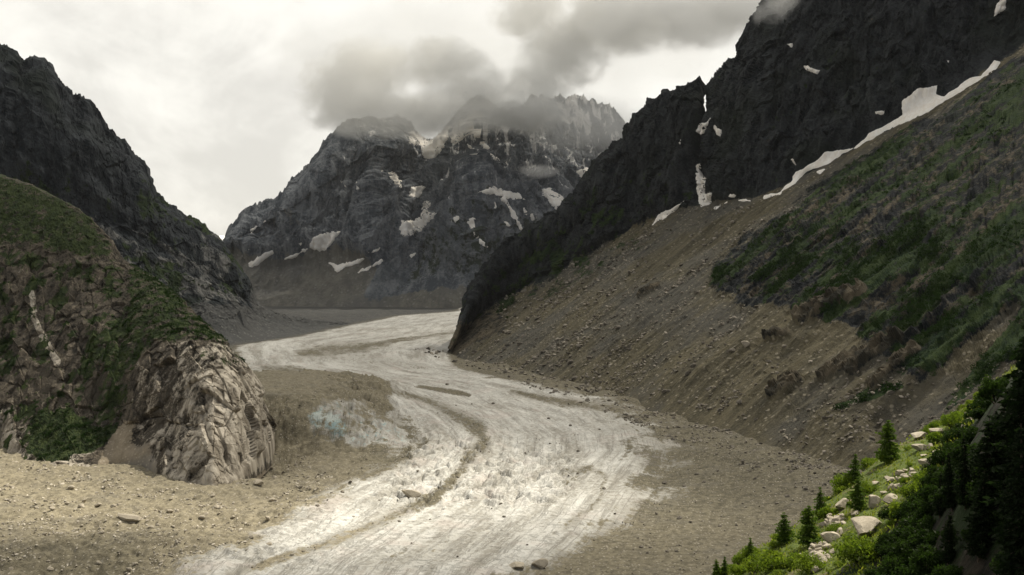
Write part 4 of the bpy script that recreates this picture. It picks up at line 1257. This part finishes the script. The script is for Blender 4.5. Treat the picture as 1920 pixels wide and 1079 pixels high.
def conifer_proto(H, width, mat, whorls, leaf, droop, dens, gap=0.0):
    parts = [tube([(0, 0, -0.3), (0.03 * H * .3, 0, H * .35), (0.0, 0.02 * H * .3, H * .7), (0, 0, H * 0.99)], [H * .022, H * .017, H * .010, H * .002], 7)]
    C, tint, look = [], [], []
    for k_ in range(whorls):
        f = (k_ + rng.uniform(0, .8)) / whorls
        zz = H * (0.07 + 0.91 * f)
        rad = width * (1 - f) ** 0.75 * min(1.0, 0.55 + 2.5 * f) * rng.uniform(0.55, 1.2) + 0.10
        nb = int(6 + 3 * (1 - f))
        a0 = rng.uniform(0, 6.28)
        for b_ in range(nb):
            if rng.random() < gap:
                continue
            an = a0 + 6.283 * b_ / nb + rng.uniform(-.35, .35)
            r_ = rad * rng.uniform(0.45, 1.2)
            dv = np.array([math.cos(an), math.sin(an)])
            p0 = np.array([0, 0, zz])
            p1 = np.array([dv[0] * r_ * .6, dv[1] * r_ * .6, zz - droop * r_ * .35])
            p2 = np.array([dv[0] * r_, dv[1] * r_, zz - droop * r_ * .5 + 0.06 * r_])
            parts.append(tube([p0, p1, p2], [0.012 * H * (1 - f) * .4 + .008, 0.012, 0.004], 3))
            m_ = max(5, int(dens * r_))
            tpar = rng.uniform(0.12, 1.0, m_)
            c_ = np.where(tpar[:, None] < .6, p0 + (p1 - p0) * (tpar / .6)[:, None], p1 + (p2 - p1) * ((tpar - .6) / .4)[:, None])
            sp_ = (0.20 * r_ * (1.15 - tpar) + 0.05)[:, None]
            c_ = c_ + rng.normal(size=(m_, 3)) * sp_ * np.array([1, 1, .38])
            C.append(c_)
            tint.append(np.clip(0.25 + 0.5 * tpar + rng.normal(0, .22, m_), 0, 1))
            look.append(np.tile(np.array([dv[0], dv[1], -0.25]), (m_, 1)))
    C = np.concatenate(C)
    return (mesh_of('trunk', join(parts), M['bark']), foliage_mesh('crown', C, leaf, mat, np.concatenate(tint), lookup=np.concatenate(look)))


def shrub_proto(r, h, mat, n, leaf, lumps=7):
    C, tint = [], []
    parts = []
    for k_ in range(lumps):
        an, rr_ = rng.uniform(0, 6.28), r * math.sqrt(rng.random()) * .72
        c = np.array([rr_ * math.cos(an), rr_ * math.sin(an), h * rng.uniform(.30, .72) * (1 - .45 * rr_ / r)])
        q_ = r * rng.uniform(.30, .5)
        m_ = n // lumps
        d_ = rng.normal(size=(m_, 3))
        d_ /= np.linalg.norm(d_, axis=1, keepdims=True)
        rad = q_ * rng.random(m_) ** 0.4
        pts = c + d_ * rad[:, None] * np.array([1, 1, .8 * h / r])
        C.append(pts)
        tint.append(np.clip(rng.normal(.5, .13) + rng.normal(0, .2, m_), 0, 1))
        parts.append(tube([(0.1 * c[0], .1 * c[1], -0.2), c * np.array([.6, .6, .5]), c], [.03 * r + .01, .02 * r + .006, .004], 4))
    C = np.concatenate(C)
    tint = np.concatenate(tint)
    ok = C[:, 2] > -0.05
    return (mesh_of('stem', join(parts), M['bark']), foliage_mesh('foliage', C[ok], leaf, mat, tint[ok]))


def plant(name, proto, names, loc, scale, label, cat, group=None, rz=None):
    em = bpy.data.objects.new(name, None)
    COL.objects.link(em)
    em.location = loc
    em.scale = scale if isinstance(scale, tuple) else (scale,) * 3
    em.rotation_euler = (rng.normal(0, .03), rng.normal(0, .03), rng.uniform(0, 6.28) if rz is None else rz)
    for nm, me in zip(names, proto):
        c_ = bpy.data.objects.new(nm, me)
        COL.objects.link(c_)
        c_.parent = em
    tag(em, label, cat, group)
    return em


larch = [conifer_proto(5.0, 1.9, M['larch'], 20, .17, .35, 34, .20), conifer_proto(5.0, 1.55, M['larch'], 19, .16, .5, 34, .24), conifer_proto(5.0, 2.2, M['larch'], 18, .18, .25, 34, .18)]
pine = [conifer_proto(10.0, 2.2, M['conifer'], 32, .17, .55, 38, .10), conifer_proto(10.0, 1.9, M['conifer'], 29, .16, .7, 38, .14), conifer_proto(10.0, 2.5, M['conifer'], 28, .18, .45, 36, .18)]
bush = [shrub_proto(1.0, 1.0, M['leaf'], 1700, .085, 9), shrub_proto(1.0, 1.15, M['leaf'], 1900, .08, 11), shrub_proto(1.0, .8, M['leaf'], 1500, .09, 8)]
shade_bush = [shrub_proto(1.0, 1.0, M['shadeleaf'], 1500, .10, 9), shrub_proto(1.0, 1.2, M['shadeleaf'], 1700, .09, 10)]

lit = N_px > -1e9
lit_rows = Vn < 0.62
TREES = [(1667, 866, 786, 2, 'broad sunlit larch, tallest on the edge of the boulder meadow'),
         (1593, 889, 832, 1, 'slim dark larch left of the tallest larch on the meadow edge'),
         (1606, 958, 892, 0, 'bushy green larch beside the dark mossy boulder'),
         (1540, 966, 912, 1, 'small pointed larch above the wide dark tree on the slope edge'),
         (1514, 1025, 946, 2, 'wide dark larch left of the pale oval slab'),
         (1471, 1018, 958, 0, 'narrow larch standing left of the wide dark larch'),
         (1407, 1052, 1008, 1, 'lone slim larch sapling against the grey moraine'),
         (1339, 1082, 1040, 0, 'left one of the twin saplings in the bottom corner of the slope'),
         (1358, 1080, 1042, 1, 'right one of the twin saplings in the bottom corner of the slope'),
         (1797, 792, 762, 0, 'small larch at the upper end of the meadow below the scree'),
         (1850, 760, 700, 1, 'thin bright larch at the top of the meadow beside dark pines')]
for x, yb, yt, k_, lab in TREES:
    p, _ = on(NP_, N_px, N_py, x, yb, lit_rows)
    h = (yb - yt) / F * p[1]
    plant('larch_tree', larch[k_], ('trunk', 'crown'), tuple(p), h / 5.0, lab, 'tree', 'larches on the meadow edge')
SHRUBS = [(1642, 884, 30, 0, 'round bright bush in front of the tallest larch'), (1578, 912, 26, 1, 'bright bush between the slim larch and the small pointed larch'),
          (1757, 832, 27, 2, 'low rounded bush above the pale domed boulder'), (1786, 802, 27, 1, 'bright bush below the small upper larch'),
          (1826, 774, 20, 0, 'pale green bush at the upper corner of the meadow'), (1852, 750, 18, 2, 'topmost small bush of the meadow beside the pines'),
          (1612, 1052, 46, 1, 'big dark leafy bush in front of the largest boulder'), (1688, 972, 36, 0, 'wide bush right of the largest boulder'),
          (1712, 938, 32, 1, 'bright bush below the flat pale boulder'), (1552, 968, 22, 2, 'small bush right of the small pointed larch'),
          (1450, 1066, 36, 0, 'bright yellow green bush near the bottom edge below the narrow larch'), (1418, 1072, 28, 1, 'small bright bush below the lone slim sapling'),
          (1490, 1062, 30, 2, 'low bush left of the stone rubble'), (1386, 1080, 24, 0, 'small bush right of the twin saplings'),
          (1520, 1072, 30, 1, 'bright bush at the bottom edge left of the rubble'), (1664, 1050, 46, 0, 'broad green bush right of the big dark bush'),
          (1652, 1085, 40, 2, 'half shaded bush at the bottom edge'), (1735, 905, 26, 0, 'leafy bush beside the overhanging slab'),
          (1560, 1000, 18, 1, 'tiny bush touching the pale oval slab'), (1700, 905, 14, 2, 'tiny bush among the pale stones'), (1625, 925, 20, 1, 'round bush under the bushy green larch')]
for x, yb, rp, k_, lab in SHRUBS:
    p, _ = on(NP_, N_px, N_py, x, yb, lit_rows)
    r_ = rp / F * p[1]
    plant('shrub', bush[k_], ('stem', 'foliage'), tuple(p - np.array([0, 0, .1])), (r_, r_, r_ * 1.15), lab, 'shrub', 'bushes on the sunlit slope')
PINES = [(1915, 900, 640, 0, 'dark pine whose top touches the right frame edge, tallest on the bank'), (1878, 930, 735, 1, 'dark slim pine just left of the tallest pine'), (1848, 960, 772, 2, 'broad dark pine in the middle of the pine row'),
         (1812, 950, 812, 1, 'dark pine above the earth bank, third from the meadow'), (1786, 955, 846, 0, 'dark pine second from the meadow'), (1762, 970, 884, 1, 'short dark pine nearest the sunlit meadow'),
         (1945, 1000, 600, 2, 'dark pine cut off by the right frame edge'), (1900, 1060, 850, 1, 'dark pine low on the bank below the tallest pine'), (1838, 1050, 880, 0, 'dark pine low on the bank below the broad pine'),
         (1930, 1100, 790, 0, 'dark pine in the bottom right corner'), (1780, 1060, 960, 2, 'small dark pine above the bottom edge'), (1868, 860, 762, 0, 'small dark pine behind the pine row')]
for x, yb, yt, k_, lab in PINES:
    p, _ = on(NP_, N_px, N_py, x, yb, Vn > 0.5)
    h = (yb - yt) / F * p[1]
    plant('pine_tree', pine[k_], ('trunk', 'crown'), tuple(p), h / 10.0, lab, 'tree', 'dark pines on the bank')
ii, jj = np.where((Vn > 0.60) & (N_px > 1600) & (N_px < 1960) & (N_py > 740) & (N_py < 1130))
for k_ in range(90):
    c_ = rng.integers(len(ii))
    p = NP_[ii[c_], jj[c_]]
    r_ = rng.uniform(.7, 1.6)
    plant('shrub', shade_bush[k_ % 2], ('stem', 'foliage'), tuple(p - np.array([0, 0, .15])), (r_, r_, r_ * rng.uniform(.8, 1.3)),
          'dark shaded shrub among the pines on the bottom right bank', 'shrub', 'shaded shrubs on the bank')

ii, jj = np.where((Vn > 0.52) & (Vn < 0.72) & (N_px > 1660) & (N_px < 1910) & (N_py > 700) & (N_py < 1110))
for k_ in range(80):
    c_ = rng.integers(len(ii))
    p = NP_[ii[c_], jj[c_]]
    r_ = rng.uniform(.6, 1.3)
    plant('shrub', shade_bush[k_ % 2], ('stem', 'foliage'), tuple(p - np.array([0, 0, .15])), (r_, r_, r_ * rng.uniform(.8, 1.2)),
          'shaded green shrub on the lower edge of the bank beside the meadow', 'shrub', 'shrubs at the foot of the bank')
ii, jj = np.where((Vn > 0.12) & (Vn < 0.24) & (N_px > 1340) & (N_px < 1920) & (N_py > 650) & (N_py < 1090))
for k_ in range(44):
    c_ = rng.integers(len(ii))
    p = NP_[ii[c_], jj[c_]]
    r_ = rng.uniform(.5, 1.3)
    plant('shrub', bush[k_ % 3], ('stem', 'foliage'), tuple(p - np.array([0, 0, .12])), (r_, r_, r_ * rng.uniform(.8, 1.2)),
          'bright bush in the hedge along the outer edge of the meadow', 'shrub', 'bushes along the meadow edge')
ii, jj = np.where((Vn > 0.24) & (Vn < 0.62) & (N_px > 1400) & (N_px < 1920) & (N_py > 650) & (N_py < 1100))
for k_ in range(60):
    c_ = rng.integers(len(ii))
    p = NP_[ii[c_], jj[c_]]
    r_ = rng.uniform(.25, .75)
    plant('shrub', bush[k_ % 3], ('stem', 'foliage'), tuple(p - np.array([0, 0, .1])), (r_, r_, r_ * rng.uniform(.6, 1.0)),
          'knee high leafy bush growing among the boulders of the meadow', 'shrub', 'low bushes among the boulders')
# ground cover on the sunlit slope
sel = np.where((Vn > 0.13) & (Vn < 0.66) & (N_px > 1300) & (N_px < 1960) & (N_py < 1120))
n = 15000
c_ = rng.integers(len(sel[0]), size=n)
C = NP_[sel[0][c_], sel[1][c_]] + rng.normal(size=(n, 3)) * np.array([.35, .35, .0])
keep = fbm(C, 3.5, 3, 305) > -0.16
C = C[keep] + np.array([0, 0, .08])
n = len(C)
me = foliage_mesh('grass', C, .17, M['grass'], np.clip(rng.normal(.45, .25, n) + .5 * fbm(C, 4, 2, 306), 0, 1), lookup=np.tile([0, 0, .9], (n, 1)))
o = bpy.data.objects.new('grass', me)
COL.objects.link(o)
tag(o, 'yellow green grass and herbs between the boulders of the slope', 'grass', kind='stuff')


# scrub on the knoll and on the big slope: uncountable dark bushes
def scrub(name, S, Nn, w_, count, size, per, leaf, label):
    pr = w_.ravel() / w_.sum()
    c_ = rng.choice(len(pr), size=count, p=pr)
    base_ = S.reshape(-1, 3)[c_]
    nn_ = Nn.reshape(-1, 3)[c_]
    r_ = size * rng.uniform(.5, 1.5, count)
    d_ = rng.normal(size=(count, per, 3))
    d_ /= np.linalg.norm(d_, axis=2, keepdims=True)
    pts = base_[:, None] + d_ * (r_[:, None] * rng.random((count, per)) ** .4)[..., None] * np.array([1, 1, .75]) + (nn_ * .25 + np.array([0, 0, .3]))[:, None] * r_[:, None, None]
    tint = np.clip(np.repeat(rng.normal(.45, .2, count), per) + rng.normal(0, .15, count * per), 0, 1)
    me = foliage_mesh(name, pts.reshape(-1, 3), leaf, M['scrub'], tint)
    ob = bpy.data.objects.new(name, me)
    COL.objects.link(ob)
    tag(ob, label, 'scrub', kind='stuff')


vis = ((KN * (np.array([0, 0, CAM_H]) - KP)).sum(-1) > 0) & (KV > .1) & (KV < .885) & (K_px > -40)
wk = np.where(vis, np.clip(K_green - .45, 0, 1) ** 1.0 * sstep(K_py, 430, 560), 0) + 1e-9 * vis
scrub('scrub', KP, KN, wk, 2200, 2.1, 22, .7, 'dark green alder scrub covering the ledges of the left knoll')
vis = ((RN * (np.array([0, 0, CAM_H]) - RP)).sum(-1) > 0) & (R_V > .08) & (R_V < .5) & (R_px < 1960)
wr = np.where(vis, np.clip(R_veg - .42, 0, 1) * sstep(fbm(RP, 50, 3, 311), -.1, .2), 0) + 1e-9 * vis
scrub('scrub', RP, RN, wr, 3200, 2.5, 14, 1.0, 'dark green scrub spread over the upper right mountainside')


# ------------------------------------------------------------------ stones
def boulder_mesh(sub, cuts, seed, rough=.09):
    r_ = np.random.default_rng(seed)
    bm_ = bmesh.new()
    bmesh.ops.create_icosphere(bm_, subdivisions=sub, radius=1.0)
    V_ = np.array([v_.co[:] for v_ in bm_.verts])
    Fc = np.array([[v_.index for v_ in f_.verts] for f_ in bm_.faces])
    bm_.free()
    for _ in range(cuts):
        n_ = r_.normal(size=3)
        n_ /= np.linalg.norm(n_)
        d_ = r_.uniform(.38, .80)
        ex = np.maximum(V_ @ n_ - d_, 0)
        V_ = V_ - ex[:, None] * n_
    V_ = V_ * (1 + rough * fbm(V_, .8, 4, seed))[:, None]
    V_ /= np.abs(V_).max(0)
    return V_, Fc


def rock_obj_mesh(sub, cuts, seed, mat, smooth=False):
    V_, F_ = boulder_mesh(sub, cuts, seed)
    me = bpy.data.meshes.new('boulder')
    fill_mesh(me, V_, F_, smooth)
    me.materials.append(mat)
    return me


BM = [rock_obj_mesh(4, 13 + k_, 400 + k_, M['boulder']) for k_ in range(6)]
BS = [rock_obj_mesh(2, 8, 420 + k_, M['boulder']) for k_ in range(5)]
SM = [rock_obj_mesh(2, 9, 440 + k_, M['scree_rock']) for k_ in range(5)]


def place_rock(name, me, p, sx, sy, sz, label, group=None, tilt=.25, rz=None, sink=.25, cat='boulder'):
    ob = bpy.data.objects.new(name, me)
    COL.objects.link(ob)
    ob.location = (p[0], p[1], p[2] + sz * (1 - 2 * sink))
    ob.scale = (sx, sy, sz)
    ob.rotation_euler = (rng.normal(0, tilt), rng.normal(0, tilt), rng.uniform(-.6, .6) if rz is None else rz)
    tag(ob, label, cat, group)
    return ob


z4 = lambda x, y: (1280 + x / 2.35, 620 + y / 2.35)
BOUL = [(800, 905, 85, 62, 0, 'largest boulder of the slope, grey peaked block behind the big dark bush'), (648, 925, 46, 30, 1, 'pale smooth oval slab left of the largest boulder'), (757, 815, 27, 14, 2, 'small pale boulder perched above the largest boulder'),
        (925, 752, 50, 24, 3, 'flat pale boulder lying right of the dark sided boulder'), (846, 775, 32, 40, 4, 'tall boulder with a dark shaded side left of the flat pale boulder'), (950, 696, 24, 24, 5, 'squat pale boulder above the flat pale boulder'),
        (846, 680, 21, 12, 0, 'small domed boulder beside red herbs'), (1046, 528, 40, 19, 1, 'pale domed boulder below the low rounded bush'), (1117, 541, 27, 15, 2, 'pale wedge boulder right of the pale domed boulder'),
        (1090, 514, 17, 16, 3, 'little grey boulder between the domed and the wedge boulder'), (1012, 628, 18, 19, 4, 'upright pale boulder in the middle of the meadow'), (984, 617, 14, 12, 5, 'small boulder touching the upright pale boulder'),
        (1010, 645, 19, 10, 0, 'flat little boulder below the upright pale boulder'), (1080, 600, 46, 26, 1, 'overhanging slab with a black shaded front'), (700, 780, 40, 27, 2, 'dark mossy boulder under the bushy green larch'),
        (580, 1020, 32, 19, 3, 'pale boulder in the rubble near the bottom edge'), (590, 1062, 27, 16, 4, 'lowest pale boulder of the rubble at the bottom edge'), (1120, 450, 34, 24, 5, 'grey outcrop boulder on the meadow rim below the scree'),
        (1040, 480, 44, 22, 0, 'mossy outcrop on the meadow rim left of the grey outcrop'), (1272, 420, 15, 11, 1, 'pale stone lying beside the upper pines'), (1250, 434, 12, 9, 2, 'small stone below the pale stone by the upper pines'),
        (697, 900, 20, 21, 3, 'round stone between the oval slab and the largest boulder'), (912, 700, 16, 11, 4, 'small stone left of the squat pale boulder'), (886, 716, 17, 13, 5, 'small stone above the dark sided boulder'), (1062, 556, 22, 9, 0, 'flat stone lying on top of the overhanging slab')]
for x, y, wx, hy, k_, lab in BOUL:
    a_, b_ = z4(x, y)
    p, _ = on(NP_, N_px, N_py, a_, b_, lit_rows)
    mpp = p[1] / F / 2.35 * 1.0
    place_rock('boulder', BM[k_], p, wx * mpp, (wx + hy) / 2 * mpp, hy * mpp, lab, 'boulders on the sunlit slope', .12, rz=rng.uniform(-.3, .3))
for n_, cx, cy_, ox, oy, lab in [(30, 672, 845, 42, 34, 'small pale stone in the heap beside the largest boulder'), (46, 595, 985, 52, 62, 'small pale stone in the rubble strip at the bottom edge'),
                                 (14, 950, 660, 90, 60, 'small pale stone half hidden in the meadow herbs'), (14, 1275, 408, 32, 26, 'small pale stone in the heap below the upper pines')]:
    for _ in range(n_):
        a_, b_ = z4(cx + rng.normal(0, ox * .5), cy_ + rng.normal(0, oy * .5))
        p, _k = on(NP_, N_px, N_py, a_, b_, lit_rows)
        r_ = rng.uniform(.18, .5)
        place_rock('stone', BS[rng.integers(5)], p + np.array([rng.normal(0, .2), rng.normal(0, .2), 0]), r_ * 1.2, r_, r_ * .75, lab, 'small stones on the sunlit slope', .3, cat='stone')

Gvis = (GP[..., 1] > 480)


def scatter_boulders(S, w_, count, lo, hi, mats, label, group):
    pr = w_.ravel() / w_.sum()
    for c_ in rng.choice(len(pr), size=count, p=pr, replace=False):
        p = S.reshape(-1, 3)[c_]
        r_ = rng.uniform(lo, hi) * (p[1] / 900)
        place_rock('boulder', mats[rng.integers(len(mats))], p, r_ * 1.25, r_, r_ * .72, label, group, .3)


# moraine on the left, moraine on the right, ice, scree
cell = (np.abs(np.gradient(GP[..., 0], axis=1) * np.gradient(GP[..., 1], axis=0)))
inv = 1.0 / np.maximum(cell, 1e-6) * 0 + 1.0
wl_ = np.where((G_px > 0) & (G_px < 520) & (G_py > 860) & (G_py < 1075), .15 + sstep(fbm(GP, 30, 3, 321), 0, .35), 0)
scatter_boulders(GP, wl_, 75, 1.3, 3.2, BS, 'pale boulder on the sunlit moraine below the left knoll', 'boulders on the left moraine')
wr_ = np.where((G_px > 1180) & (G_px < 1560) & (G_py > 780) & (G_py < 1075), .2 + G_deb, 0)
scatter_boulders(GP, wr_, 40, 1.0, 2.3, SM, 'grey boulder on the flat gravel moraine right of the ice', 'boulders on the right moraine')
wi_ = np.where((G_px > 560) & (G_px < 1180) & (G_py > 690) & (G_py < 1060) & (G_deb < .6), 1.0, 0)
scatter_boulders(GP, wi_, 40, .6, 1.7, SM, 'dark lone boulder resting on the bare glacier ice', 'boulders on the ice')
ws_ = np.where(vis & (R_scree > .6) & (R_px > 880) & (R_px < 1800) & (R_py > 520), 1.0 + 2 * sstep(R_py, 600, 760), 0)
scatter_boulders(RP, ws_, 100, 1.1, 3.0, SM, 'brown boulder lying on the scree slope under the right cliff', 'boulders on the scree slope')
for x, y, r_, lab in [(1396, 648, 5.5, 'large pale boulder on the scree below the green slope'), (828, 845, 0, '')][:1]:
    p, _ = on(RP, R_px, R_py, x, y)
    place_rock('boulder', BM[1], p, r_, r_ * .8, r_ * .7, lab, None)
for x, y, sx, sy, sz, lab in [(770, 929, 8, 4, 3.0, 'flat grey boulder beside the brown band on the glacier'), (975, 1064, 6, 4, 2.6, 'dark slab boulder on the brown moraine at the bottom edge'), (1012, 1062, 5, 4, 3, 'tan boulder right of the dark slab at the bottom edge'), (485, 908, 4.5, 3.5, 3, 'pale block in the hollow at the foot of the knoll'), (300, 845, 7, 5, 4, 'white flat boulder on the scree beside the knoll bushes'), (268, 862, 5.5, 4, 3, 'pale slab below the white flat boulder by the knoll'), (240, 975, 8, 4, 3.5, 'long pink slab on the sunlit left moraine')]:
    p, _ = on(GP, G_px, G_py, x, y)
    place_rock('boulder', BM[rng.integers(6)], p, sx, sy, sz, lab, None, .15)


def stones(name, S, w_, count, lo, hi, mat, label, power=2.2, flat=.7):
    """loose stones too many to count, one mesh"""
    V0, F0 = boulder_mesh(1, 6, 77, 0)
    bm_ = bmesh.new()
    bmesh.ops.create_icosphere(bm_, subdivisions=1, radius=1.0)
    V0 = np.array([v_.co[:] for v_ in bm_.verts])
    F0 = np.array([[v_.index for v_ in f_.verts] for f_ in bm_.faces])
    bm_.free()
    if len(V0) > 12:
        bm_ = bmesh.new()
        bmesh.ops.create_icosphere(bm_, subdivisions=1, radius=1.0)
        V0 = np.array([v_.co[:] for v_ in bm_.verts])
        F0 = np.array([[v_.index for v_ in f_.verts] for f_ in bm_.faces])
        bm_.free()
    pr = w_.ravel() / w_.sum()
    c_ = rng.choice(len(pr), size=count, p=pr)
    base_ = S.reshape(-1, 3)[c_] + rng.normal(size=(count, 3)) * np.array([.8, .8, 0])
    r_ = (lo + (hi - lo) * rng.random(count) ** power) * base_[:, 1] / 900
    k_ = len(V0)
    sh_ = rng.uniform(.55, 1.25, (count, k_, 1)) * np.array([1, 1, .75])
    ax = rng.normal(size=(count, 4))
    ax /= np.linalg.norm(ax, axis=1, keepdims=True)
    w0, x0, y0, z0 = ax.T
    Rm = np.stack([1 - 2 * (y0 * y0 + z0 * z0), 2 * (x0 * y0 - z0 * w0), 2 * (x0 * z0 + y0 * w0), 2 * (x0 * y0 + z0 * w0), 1 - 2 * (x0 * x0 + z0 * z0), 2 * (y0 * z0 - x0 * w0),
                   2 * (x0 * z0 - y0 * w0), 2 * (y0 * z0 + x0 * w0), 1 - 2 * (x0 * x0 + y0 * y0)], -1).reshape(-1, 3, 3)
    Vv = np.einsum('nij,nkj->nki', Rm, V0[None] * sh_ * np.array([1.2, .9, .7])) * np.array([1, 1, flat])
    Vv = Vv * r_[:, None, None] + base_[:, None] + np.array([0, 0, .25]) * r_[:, None, None]
    Q = (F0[None] + (np.arange(count) * k_)[:, None, None]).reshape(-1, 3)
    me = bpy.data.meshes.new(name)
    fill_mesh(me, Vv.reshape(-1, 3), Q, False)
    me.materials.append(mat)
    ob = bpy.data.objects.new(name, me)
    COL.objects.link(ob)
    tag(ob, label, 'stones', kind='stuff')


def stone_mat(name, lo, hi):
    m, nt = new_mat(name)
    isl = nt.n('ShaderNodeNewGeometry').outputs['Random Per Island']
    c = nt.n('ShaderNodeValToRGB', {0: isl})
    c.color_ramp.elements[0].color = (*lo, 1)
    c.color_ramp.elements[1].color = (*hi, 1)
    out(nt, c.outputs[0], .95, None, .15)
    return m


M['stones'] = stone_mat('loose_stones', (0.09, 0.08, 0.064), (0.34, 0.30, 0.24))
M['stones_pale'] = stone_mat('loose_pale_stones', (0.20, 0.175, 0.135), (0.58, 0.52, 0.42))
stones('stones', GP, np.where((G_px > -60) & (G_px < 620) & (G_py > 850) & (G_deb > .6), .1 + sstep(fbm(GP, 35, 3, 322), -.05, .3), 0) + 1e-12, 4200, .35, 1.9, M['stones_pale'], 'pale loose stones strewn over the left moraine')
stones('stones', GP, np.where((G_px > 560) & (G_px < 1700) & (G_py > 690) & (G_deb > .5), .2 + sstep(fbm(GP, 35, 3, 323), -.05, .3), 0) + 1e-12, 2600, .3, 1.2, M['stones'], 'grey gravel and stones over the glacier edges and right moraine')
stones('stones', GP, np.where((np.abs(X - XT + 8) < 55) & (Y > 620) & (Y < 1900), .1 + sstep(fbm(GP, 45, 3, 326), -.05, .3), 0) + 1e-12, 2200, .6, 2.4, M['stones'], 'dark rubble along the foot of the right scree slope')
stones('stones', RP, np.where(vis & (R_scree > .5) & (R_px > 850), (.05 + sstep(fbm(fallc, (45, 200, 1), 3, 324), .0, .3)), 0) + 1e-12, 5200, .5, 2.5, M['stones'], 'brown loose stones strewn over the scree slope')

# ------------------------------------------------------------------ hikers on the ice
def person_mesh(stride, seed):
    sk = [(0, 0, .95), (0, 0, 1.18), (0, .02, 1.40), (0, .03, 1.53), (0, .05, 1.66), (0, .05, 1.75),          # pelvis .. head top
          (.10, 0, .90), (.11, stride * .28, .50), (.11, stride * .20 - .06, .09), (.11, stride * .20 + .14, .04),
          (-.10, 0, .90), (-.11, -stride * .12, .50), (-.11, -stride * .42, .10), (-.11, -stride * .36 + .12, .04),
          (.19, 0, 1.40), (.25, -stride * .18, 1.13), (.25, -stride * .08 + .10, .90), (.25, -stride * .04 + .16, .82),
          (-.19, 0, 1.40), (-.25, stride * .18, 1.13), (-.25, stride * .30, .92), (-.25, stride * .36, .85)]
    ed = [(0, 1), (1, 2), (2, 3), (3, 4), (4, 5), (0, 6), (6, 7), (7, 8), (8, 9), (0, 10), (10, 11), (11, 12), (12, 13), (2, 14), (14, 15), (15, 16), (16, 17), (2, 18), (18, 19), (19, 20), (20, 21)]
    rad = [.16, .15, .17, .065, .10, .08, .10, .07, .05, .045, .10, .07, .05, .045, .075, .055, .04, .035, .075, .055, .04, .035]
    me = bpy.data.meshes.new('body')
    me.from_pydata(sk, ed, [])
    ob = bpy.data.objects.new('body', me)
    COL.objects.link(ob)
    md = ob.modifiers.new('skin', 'SKIN')
    for v_, r_ in zip(me.skin_vertices[0].data, rad):
        v_.radius = (r_, r_)
    me.skin_vertices[0].data[0].use_root = True
    ob.modifiers.new('sub', 'SUBSURF').levels = 1
    nm = bpy.data.meshes.new_from_object(ob.evaluated_get(bpy.context.evaluated_depsgraph_get()))
    bpy.data.objects.remove(ob)
    nm.name = 'body'
    nm.materials.clear()
    return nm


CL = {'trousers': plain('dark_trousers', (.03, .03, .035)), 'skin': plain('skin_tone', (.40, .26, .19)), 'hair': plain('dark_hair', (.03, .02, .015)),
      'jackets': [plain('jacket_dark', (.025, .03, .04)), plain('jacket_red', (.16, .03, .025)), plain('jacket_blue', (.03, .05, .12))], 'pack': plain('backpack_cloth', (.05, .05, .045))}
bodies = []
for k_, st_ in enumerate((1.0, .45, .8)):
    nm = person_mesh(st_, k_)
    for mt in (CL['jackets'][k_], CL['trousers'], CL['skin'], CL['hair']):
        nm.materials.append(mt)
    for pl in nm.polygons:
        zc, xc = pl.center.z, abs(pl.center.x)
        pl.material_index = 3 if (zc > 1.70 or (zc > 1.58 and pl.center.y < .0)) else 2 if zc > 1.50 or (xc > .2 and zc < .93 and zc > .7) else 1 if zc < .93 else 0
        pl.use_smooth = True
    bodies.append(nm)
bmp = bmesh.new()
bmesh.ops.create_cube(bmp, size=1.0, matrix=Matrix.Translation((0, -.22, 1.25)) @ Matrix.Diagonal((.30, .18, .48, 1)))
bmesh.ops.bevel(bmp, geom=bmp.edges[:], offset=.05, segments=2, affect='EDGES')
pack = bpy.data.meshes.new('backpack')
bmp.to_mesh(pack)
bmp.free()
pack.materials.append(CL['pack'])
HIK = [(1168, 982, 'hiker at the left end of the row near the right ice edge'), (1175, 985, 'second hiker from the left in the row near the right ice edge'), (1181, 984, 'third hiker from the left in the row near the right ice edge'),
       (1188, 983, 'hiker at the right end of the row near the right ice edge'), (1078, 816, 'left hiker of the uppermost pair on the white ice'), (1085, 816, 'right hiker of the uppermost pair on the white ice'),
       (1043, 833, 'left hiker of the pair below the uppermost pair'), (1048, 833, 'right hiker of the pair below the uppermost pair'), (1007, 824, 'left hiker of the pair in the middle of the white ice'),
       (1012, 825, 'right hiker of the pair in the middle of the white ice'), (972, 833, 'left hiker of the pair nearest the dark moraine band'), (977, 833, 'right hiker of the pair nearest the dark moraine band'),
       (993, 848, 'lone dark hiker on the ice below the pairs'), (919, 886, 'left hiker of the pair above the broken ice'), (923, 886, 'right hiker of the pair above the broken ice')]
for k_, (x, y, lab) in enumerate(HIK):
    p, _ = on(GP, G_px, G_py, x, y)
    em = bpy.data.objects.new('person', None)
    COL.objects.link(em)
    em.location = tuple(p - np.array([0, 0, .05]))
    em.rotation_euler = (0, 0, rng.uniform(-1.9, 1.9))
    em.scale = (rng.uniform(.97, 1.05),) * 3
    b_ = bpy.data.objects.new('body', bodies[k_ % 3])
    COL.objects.link(b_)
    b_.parent = em
    g_ = bpy.data.objects.new('backpack', pack)
    COL.objects.link(g_)
    g_.parent = em
    tag(em, lab, 'person', 'hikers on the glacier')
